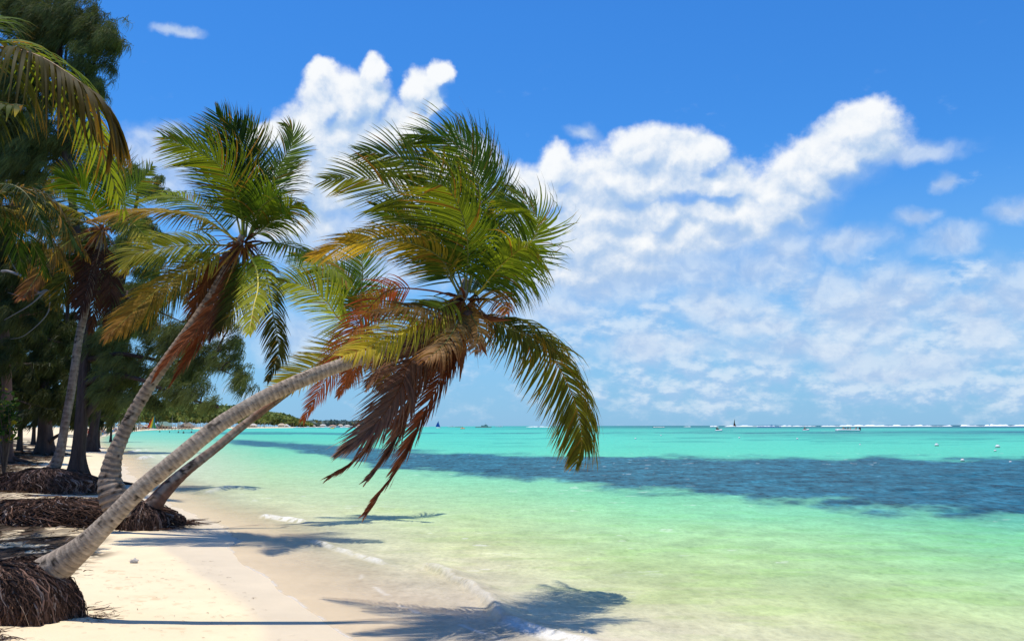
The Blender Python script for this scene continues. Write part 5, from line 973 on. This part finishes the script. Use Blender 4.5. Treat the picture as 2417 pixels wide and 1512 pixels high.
def vsail(H,B,x,stripes):
    V=[];Q=[];C=[];n=len(stripes)
    for k in range(n):
        a,b=k/n,(k+1)/n; i=len(V); V+=[[x-B*a,.1*a,1.+.3*a],[x-B*b,.1*b,1.+.3*b],[x-B*b*.12,0,1+H*(1-.12*b)],[x-B*a*.12,0,1+H*(1-.12*a)]]; Q.append([i,i+1,i+2,i+3]); C+=[stripes[k]]*4
    return np.array(V),np.array(Q),np.array(C)
b=far_pt(366,262); r=beach_cat(366,b[1],b[2],'beached catamaran with a tall red, yellow, green and blue striped sail at the pier root',[RED,YLW,YLW,GRN,BLUE,BLUE],H=6.6,B=2.6)
s_=[c for c in r.children if c.name.startswith('sail')][0]; V,Q,C=vsail(9.5,4.6,1.1,[(.03,.2,.45),(.03,.3,.4),GRN,YLW,YLW,ORG,RED,RED]); o2=shp(r,'sail',M_cloth,(V,Q,C)); bpy.data.objects.remove(s_); o2.name='sail'
beach_cat(1035,900,0,'small dinghy with a blue sail far out, just right of the dead fronds',[BLUE]*4,H=6,B=3,cat='sailing dinghy',name='sailing_dinghy')
beach_cat(1730,dwater(1006.6,1730),0,'sailboat with a narrow red and tan sail left of the floating platform',[(.45,.08,.04),(.55,.25,.08),(.55,.3,.1)],H=11,B=2.4,cat='sailboat',name='sailboat')
def motorboat(px,d,L_,label,col=WHITE,cabin=True,group=None,rz=0,canopy=None,H=.8):
    r=thing('motorboat',label,'motorboat',group=group); V,Q,C=hull(L_,L_*.28,H,col); shp(r,'hull',M_paint,(V,Q,C),smooth=True)
    if cabin: shp(r,'cabin',M_paint,bx((-.02*L_,0,H+.35+.03*L_),(L_*.34,L_*.17,.5+.06*L_),WHITE,0,.82)); shp(r,'windscreen',M_paint,bx((L_*.16,0,H+.4+.03*L_),(L_*.03,L_*.14,.35+.03*L_),DARK,0,.8))
    if canopy: 
        shp(r,'canopy',M_cloth,bx((-.05*L_,0,H+1.9),(L_*.5,L_*.24,.08),canopy))
        for a in (-1,1):
            for b_ in (-1,1): shp(r,'canopy_post',M_paint,tb([(-.05*L_+a*L_*.23,b_*L_*.1,H-.1),(-.05*L_+a*L_*.23,b_*L_*.1,H+1),(-.05*L_+a*L_*.23,b_*L_*.1,H+1.9)],.03,(.6,.6,.6)))
    return put(r,px,d,rz)
# dive boat behind the dead fronds
r=thing('dive_boat','white two-deck excursion boat partly hidden behind the dead brown fronds','boat'); V,Q,C=hull(15,4.6,1.5,WHITE); shp(r,'hull',M_paint,(V,Q,C),smooth=True)
shp(r,'cabin',M_paint,bx((-.5,0,2.3),(8.5,3.4,1.7),(.7,.7,.68))); shp(r,'roof_deck',M_paint,bx((-.8,0,3.35),(10.5,4.2,.16),WHITE)); shp(r,'awning',M_cloth,bx((-.8,0,5.2),(8.5,3.8,.12),WHITE))
for k in range(5): shp(r,'window',M_paint,bx((-3.8+k*1.6,-1.72,2.5),(1.0,.06,.7),DARK))
for k in range(5):
    for s_ in (-1.7,1.7): shp(r,'awning_post',M_paint,tb([(-4.6+k*1.9,s_,3.4),(-4.6+k*1.9,s_,4.3),(-4.6+k*1.9,s_,5.2)],.05,(.65,.65,.65)))
put(r,904,CZ*F/4.6,0)
# flat working boat
r=thing('work_boat','flat grey working barge with a low wheelhouse and a short mast','boat'); V,Q,C=hull(21,5,1.0,(.32,.31,.29),sheer=.1); shp(r,'hull',M_paint,(V,Q,C),smooth=True); shp(r,'wheelhouse',M_paint,bx((-1.5,0,1.9),(9,3.2,1.9),(.55,.47,.38))); shp(r,'upper_cabin',M_paint,bx((-3,0,3.3),(3,2.2,1.1),(.3,.27,.25))); shp(r,'mast',M_paint,tb([(-3,0,3),(-3,0,5),(-3,0,6.6)],.09,(.35,.2,.15))); 
for k in range(5): shp(r,'window',M_paint,bx((-4.8+k*1.6,-1.63,2.1),(.9,.06,.6),DARK))
put(r,1141,CZ*F/3.6,math.pi)
# long low white boat
r=thing('long_boat','long narrow white open boat moored alone in the middle of the bay','boat'); V,Q,C=hull(10.5,2.0,.95,(.80,.79,.70),sheer=.05); shp(r,'hull',M_paint,(V,Q,C),smooth=True); shp(r,'outboard_motor',M_paint,bx((-5.3,0,.8),(.4,.5,1.1),(.12,.12,.1))); 
for k in range(5): shp(r,'thwart',M_wood,bx((-3.2+k*1.6,0,.9),(.3,1.6,.08),(.4,.33,.2)))
put(r,1552,CZ*F/5.2,0)
# banana of small craft with riders
def jetski(px,py,label,npeople=1,L_=2.8,rz=.2):
    d=dwater(py,px); r=thing('jet_ski',label,'jet ski'); V,Q,C=hull(L_,1.1,.42,WHITE,sheer=.6); shp(r,'hull',M_paint,(V,Q,C),smooth=True); shp(r,'seat',M_paint,bx((-.35,0,.62),(1.3,.4,.35),DARK,0,.8)); shp(r,'handlebar',M_paint,bx((.5,0,.95),(.15,.7,.12),DARK)); put(r,px,d,rz)
    x=(px-1208.5)/F*d
    for k in range(npeople): person(PS[k%2],(x-.35-.5*k,d,-.18),math.pi/2+rz,('front ' if k==0 else 'rear ')+'rider seated on '+('the nearer' if px<1750 else 'the farther')+' white jet ski',sc=1.0)
    return r
jetski(1692,1016.4,'white jet ski with two riders left of centre of the bay, trailing a thin wake',2)
jetski(1896,1015.4,'smaller white jet ski farther right, beyond the floating platform',1)
d=dwater(1017.0,1992); r=thing('speedboat','low white speedboat carrying several people near the right of the bay','speedboat'); V,Q,C=hull(8.2,2.2,.62,WHITE,sheer=.3); shp(r,'hull',M_paint,(V,Q,C),smooth=True); shp(r,'outboard_motor',M_paint,bx((-4.1,0,.75),(.5,.6,1.0),DARK)); shp(r,'windscreen',M_paint,bx((.8,0,.95),(.1,1.5,.45),(.1,.12,.14))); put(r,1994,d,math.pi)
x=(1994-1208.5)/F*d
for k,(dx,l) in enumerate(((-1.4,'passenger in front on the white speedboat'),(.2,'passenger in the middle of the white speedboat'),(1.0,'second seated passenger in the middle of the white speedboat'),(2.9,'helmsman by the outboard motor of the white speedboat'))): person(PS[k%3],(x+dx,d,-.15),-math.pi/2,l)
def wake(pts,label,w0):
    q,_=cat_rom(pts,12); W_=w0*np.linspace(.4,1,12); V=np.stack([q-np.array([0,1,0])*W_[:,None],q+np.array([0,1,0])*W_[:,None]],1).reshape(-1,3); b=np.arange(11)*2; mb=MB(); mb.add(V,np.stack([b,b+1,b+3,b+2],1),(.8,.82,.8)); tag(mb.build('boat_wake',M_surf),kind='structure',label=label)
M_surf=bpy.data.materials['surf_foam']
d=dwater(1016.4,1692); x=(1692-1208.5)/F*d; wake([(x+1.2,d-.3,.13),(x+5,d-1,.13),(x+9,d-2.2,.12)],'thin white wake behind the jet ski',.9)
d=dwater(1017.0,1992); x=(1994-1208.5)/F*d; wake([(x-3.5,d-.8,.13),(x-6,d-1,.13),(x-9,d-1.2,.12)],'white wake beside the speedboat',.9)
# floating platform with white posts
d=CZ*F/4.6; r=thing('floating_platform','long blue floating platform carrying many thin white posts in front of the reef surf','platform'); x0=(1783-1208.5)/F*d; x1=(1838-1208.5)/F*d; r.location=((x0+x1)/2,d,0); wd=x1-x0
shp(r,'float',M_paint,bx((0,0,.35),(wd*.98,3,.7),(.08,.28,.60))); 
for k in range(16):
    xx=(-.5+(k+.5)/16)*wd+rg.uniform(-.5,.5); hh=rg.uniform(2.2,3.6); shp(r,'post',M_paint,tb([(xx,-1.2,.6),(xx,-1.2,1.5),(xx,-1.2,hh)],.13,WHITE))
shp(r,'railing',M_paint,bx((wd*.12,1.2,2.3),(wd*.5,.1,.12),WHITE),bx((wd*.12,1.2,1.5),(wd*.5,.1,.1),WHITE)); shp(r,'shelter',M_paint,bx((wd*.1,0,1.9),(wd*.1,2,1.5),(.7,.75,.8),0,.8))
# moored boats off the far beach
for i,(px,py,L_,l,col,cab,can) in enumerate([(704,1009.4,9,'white cabin cruiser moored farthest left off the far beach',WHITE,True,None),(716,1008.9,7,'small open grey boat beside the leftmost cabin cruiser',(.4,.42,.45),False,None),(730,1009.0,12,'larger white cabin boat second in the row off the headland',WHITE,True,None),(744,1008.8,10,'white boat with a blue awning off the headland',WHITE,False,BLUE),(757,1009.2,9,'white launch with a white awning off the headland',WHITE,False,WHITE),(772,1008.8,13,'long white cruiser in the middle of the moored row',WHITE,True,None),(786,1009.2,8,'small dark hulled boat in the moored row',(.06,.08,.12),True,None),(800,1008.8,14,'big white and blue cabin boat right of the moored row middle',(.55,.62,.75),True,BLUE),(815,1009.4,9,'white boat close by the hanging dead frond',WHITE,True,None),(832,1008.8,12,'dark blue hulled boat behind the hanging dead frond',(.05,.09,.2),True,WHITE),(870,1009.2,11,'white speedboat hidden between the hanging dead fronds',WHITE,False,None),(962,1008.6,11,'white boat just left of the blue sail',WHITE,True,None),(975,1008.4,9,'dark little boat near the blue sail',(.1,.1,.12),True,None),(1066,1007.2,16,'faint white cruiser on the horizon right of the blue sail',WHITE,True,None),(1082,1007.4,12,'tan hulled boat on the horizon left of the grey barge',(.5,.33,.2),False,None),(1178,1007.0,16,'faint white boat on the horizon right of the grey barge',WHITE,True,None),(1270,1006.9,15,'white motorboat on the horizon left of the drooping frond tip',WHITE,True,None)]):
    motorboat(px,dwater(py,px),L_,l,col,cab,None,0.15*(-1)**i,can)
for px,py,l in ((1092,1011.4,'small orange pedal boat below the horizon left of the barge'),(562,1010.6,'orange pedal boat just below the slim reddish trunk'),(575,1011.0,'red pedal boat right beside an orange one off the far beach'),(787,1011.2,'yellow and orange pedal boat in front of the moored row')):
    d=dwater(py,px); r=thing('pedal_boat',l,'pedal boat'); c_=YLW if 'yellow' in l else (RED if l.startswith('red') else ORG)
    for s_ in (-.6,.6): V,Q,C=hull(3.2,.6,.5,c_); shp(r,'float',M_paint,(V+np.array([0,s_,0]),Q,C),smooth=True)
    shp(r,'seat',M_paint,bx((-.2,0,.85),(1.0,1.3,.6),c_,0,.8)); put(r,px,d,.1)
    x=(px-1208.5)/F*d; person(PS[0],(x,d,-.05),1.7,'pedaller seated on the '+l.split(' pedal')[0].replace('small ','')+' pedal boat'+(' left of the barge' if px>1000 else ' off the far shore'))
def buoy(px,py,r_,col,label,rope=0):
    g=G(px,py,0); root=thing('buoy',label,'buoy',g); th=np.linspace(.02,math.pi-.02,12); V,Q=tube(np.stack([0*th,0*th,-np.cos(th)*r_+r_*.35],1),r_*np.sin(th),14,ref=(1,0,0)); f=(V[:,2]>r_*.35)[:,None]; C=np.where(f,np.array([.8,.78,.74]),np.asarray(col)); shp(root,'float',M_paint,(V,Q,C),smooth=True); shp(root,'ring',M_paint,tb([(-.04,0,r_*1.3),(-.03,0,r_*1.5),(.03,0,r_*1.5),(.04,0,r_*1.3)],.012,DARK))
    return root
buoy(2211,1052,.19,(.65,.22,.12),'white and orange round buoy floating beyond the dark seagrass')
buoy(2355,1056,.20,(.75,.20,.10),'orange and white round buoy nearest the right edge, beyond the seagrass')
buoy(2349,1064.5,.10,(.7,.6,.4),'tiny pale float just below the rightmost orange buoy')
buoy(2272,1088,.11,(.7,.4,.2),'small white and tan float at the far edge of the seagrass')
buoy(2385,1091,.07,(.75,.7,.6),'tiny white float in the seagrass near the right edge')
buoy(2030,1050,.09,(.5,.3,.2),'small brown float among the faint seagrass streaks')
bs=buoy(1340,1034,.16,WHITE,'little white float in the turquoise water'); bs['group']='white floats in the turquoise water'
for px,py in ((1500,1036),(1745,1034),(1882,1036.5),(1560,1028)): copy_tree(bs,G(px,py,0))
# rocks? one pale coral lump on the sand below the palm shadow
r=thing('coral_lump','small pale lump of coral on the sand right of the leaning trunk','stone',ground(316,1327)); 
rgc=np.random.default_rng(2); th=np.linspace(.03,math.pi-.03,10); V,Q=tube(np.stack([0*th,0*th,-np.cos(th)*.035+.02],1),.055*np.sin(th),12,ref=(1,0,0)); V=V*(1+.25*rgc.normal(0,.6,(len(V),1))); shp(r,'lump',M_wood,(V,Q,(.55,.5,.42)),smooth=True)
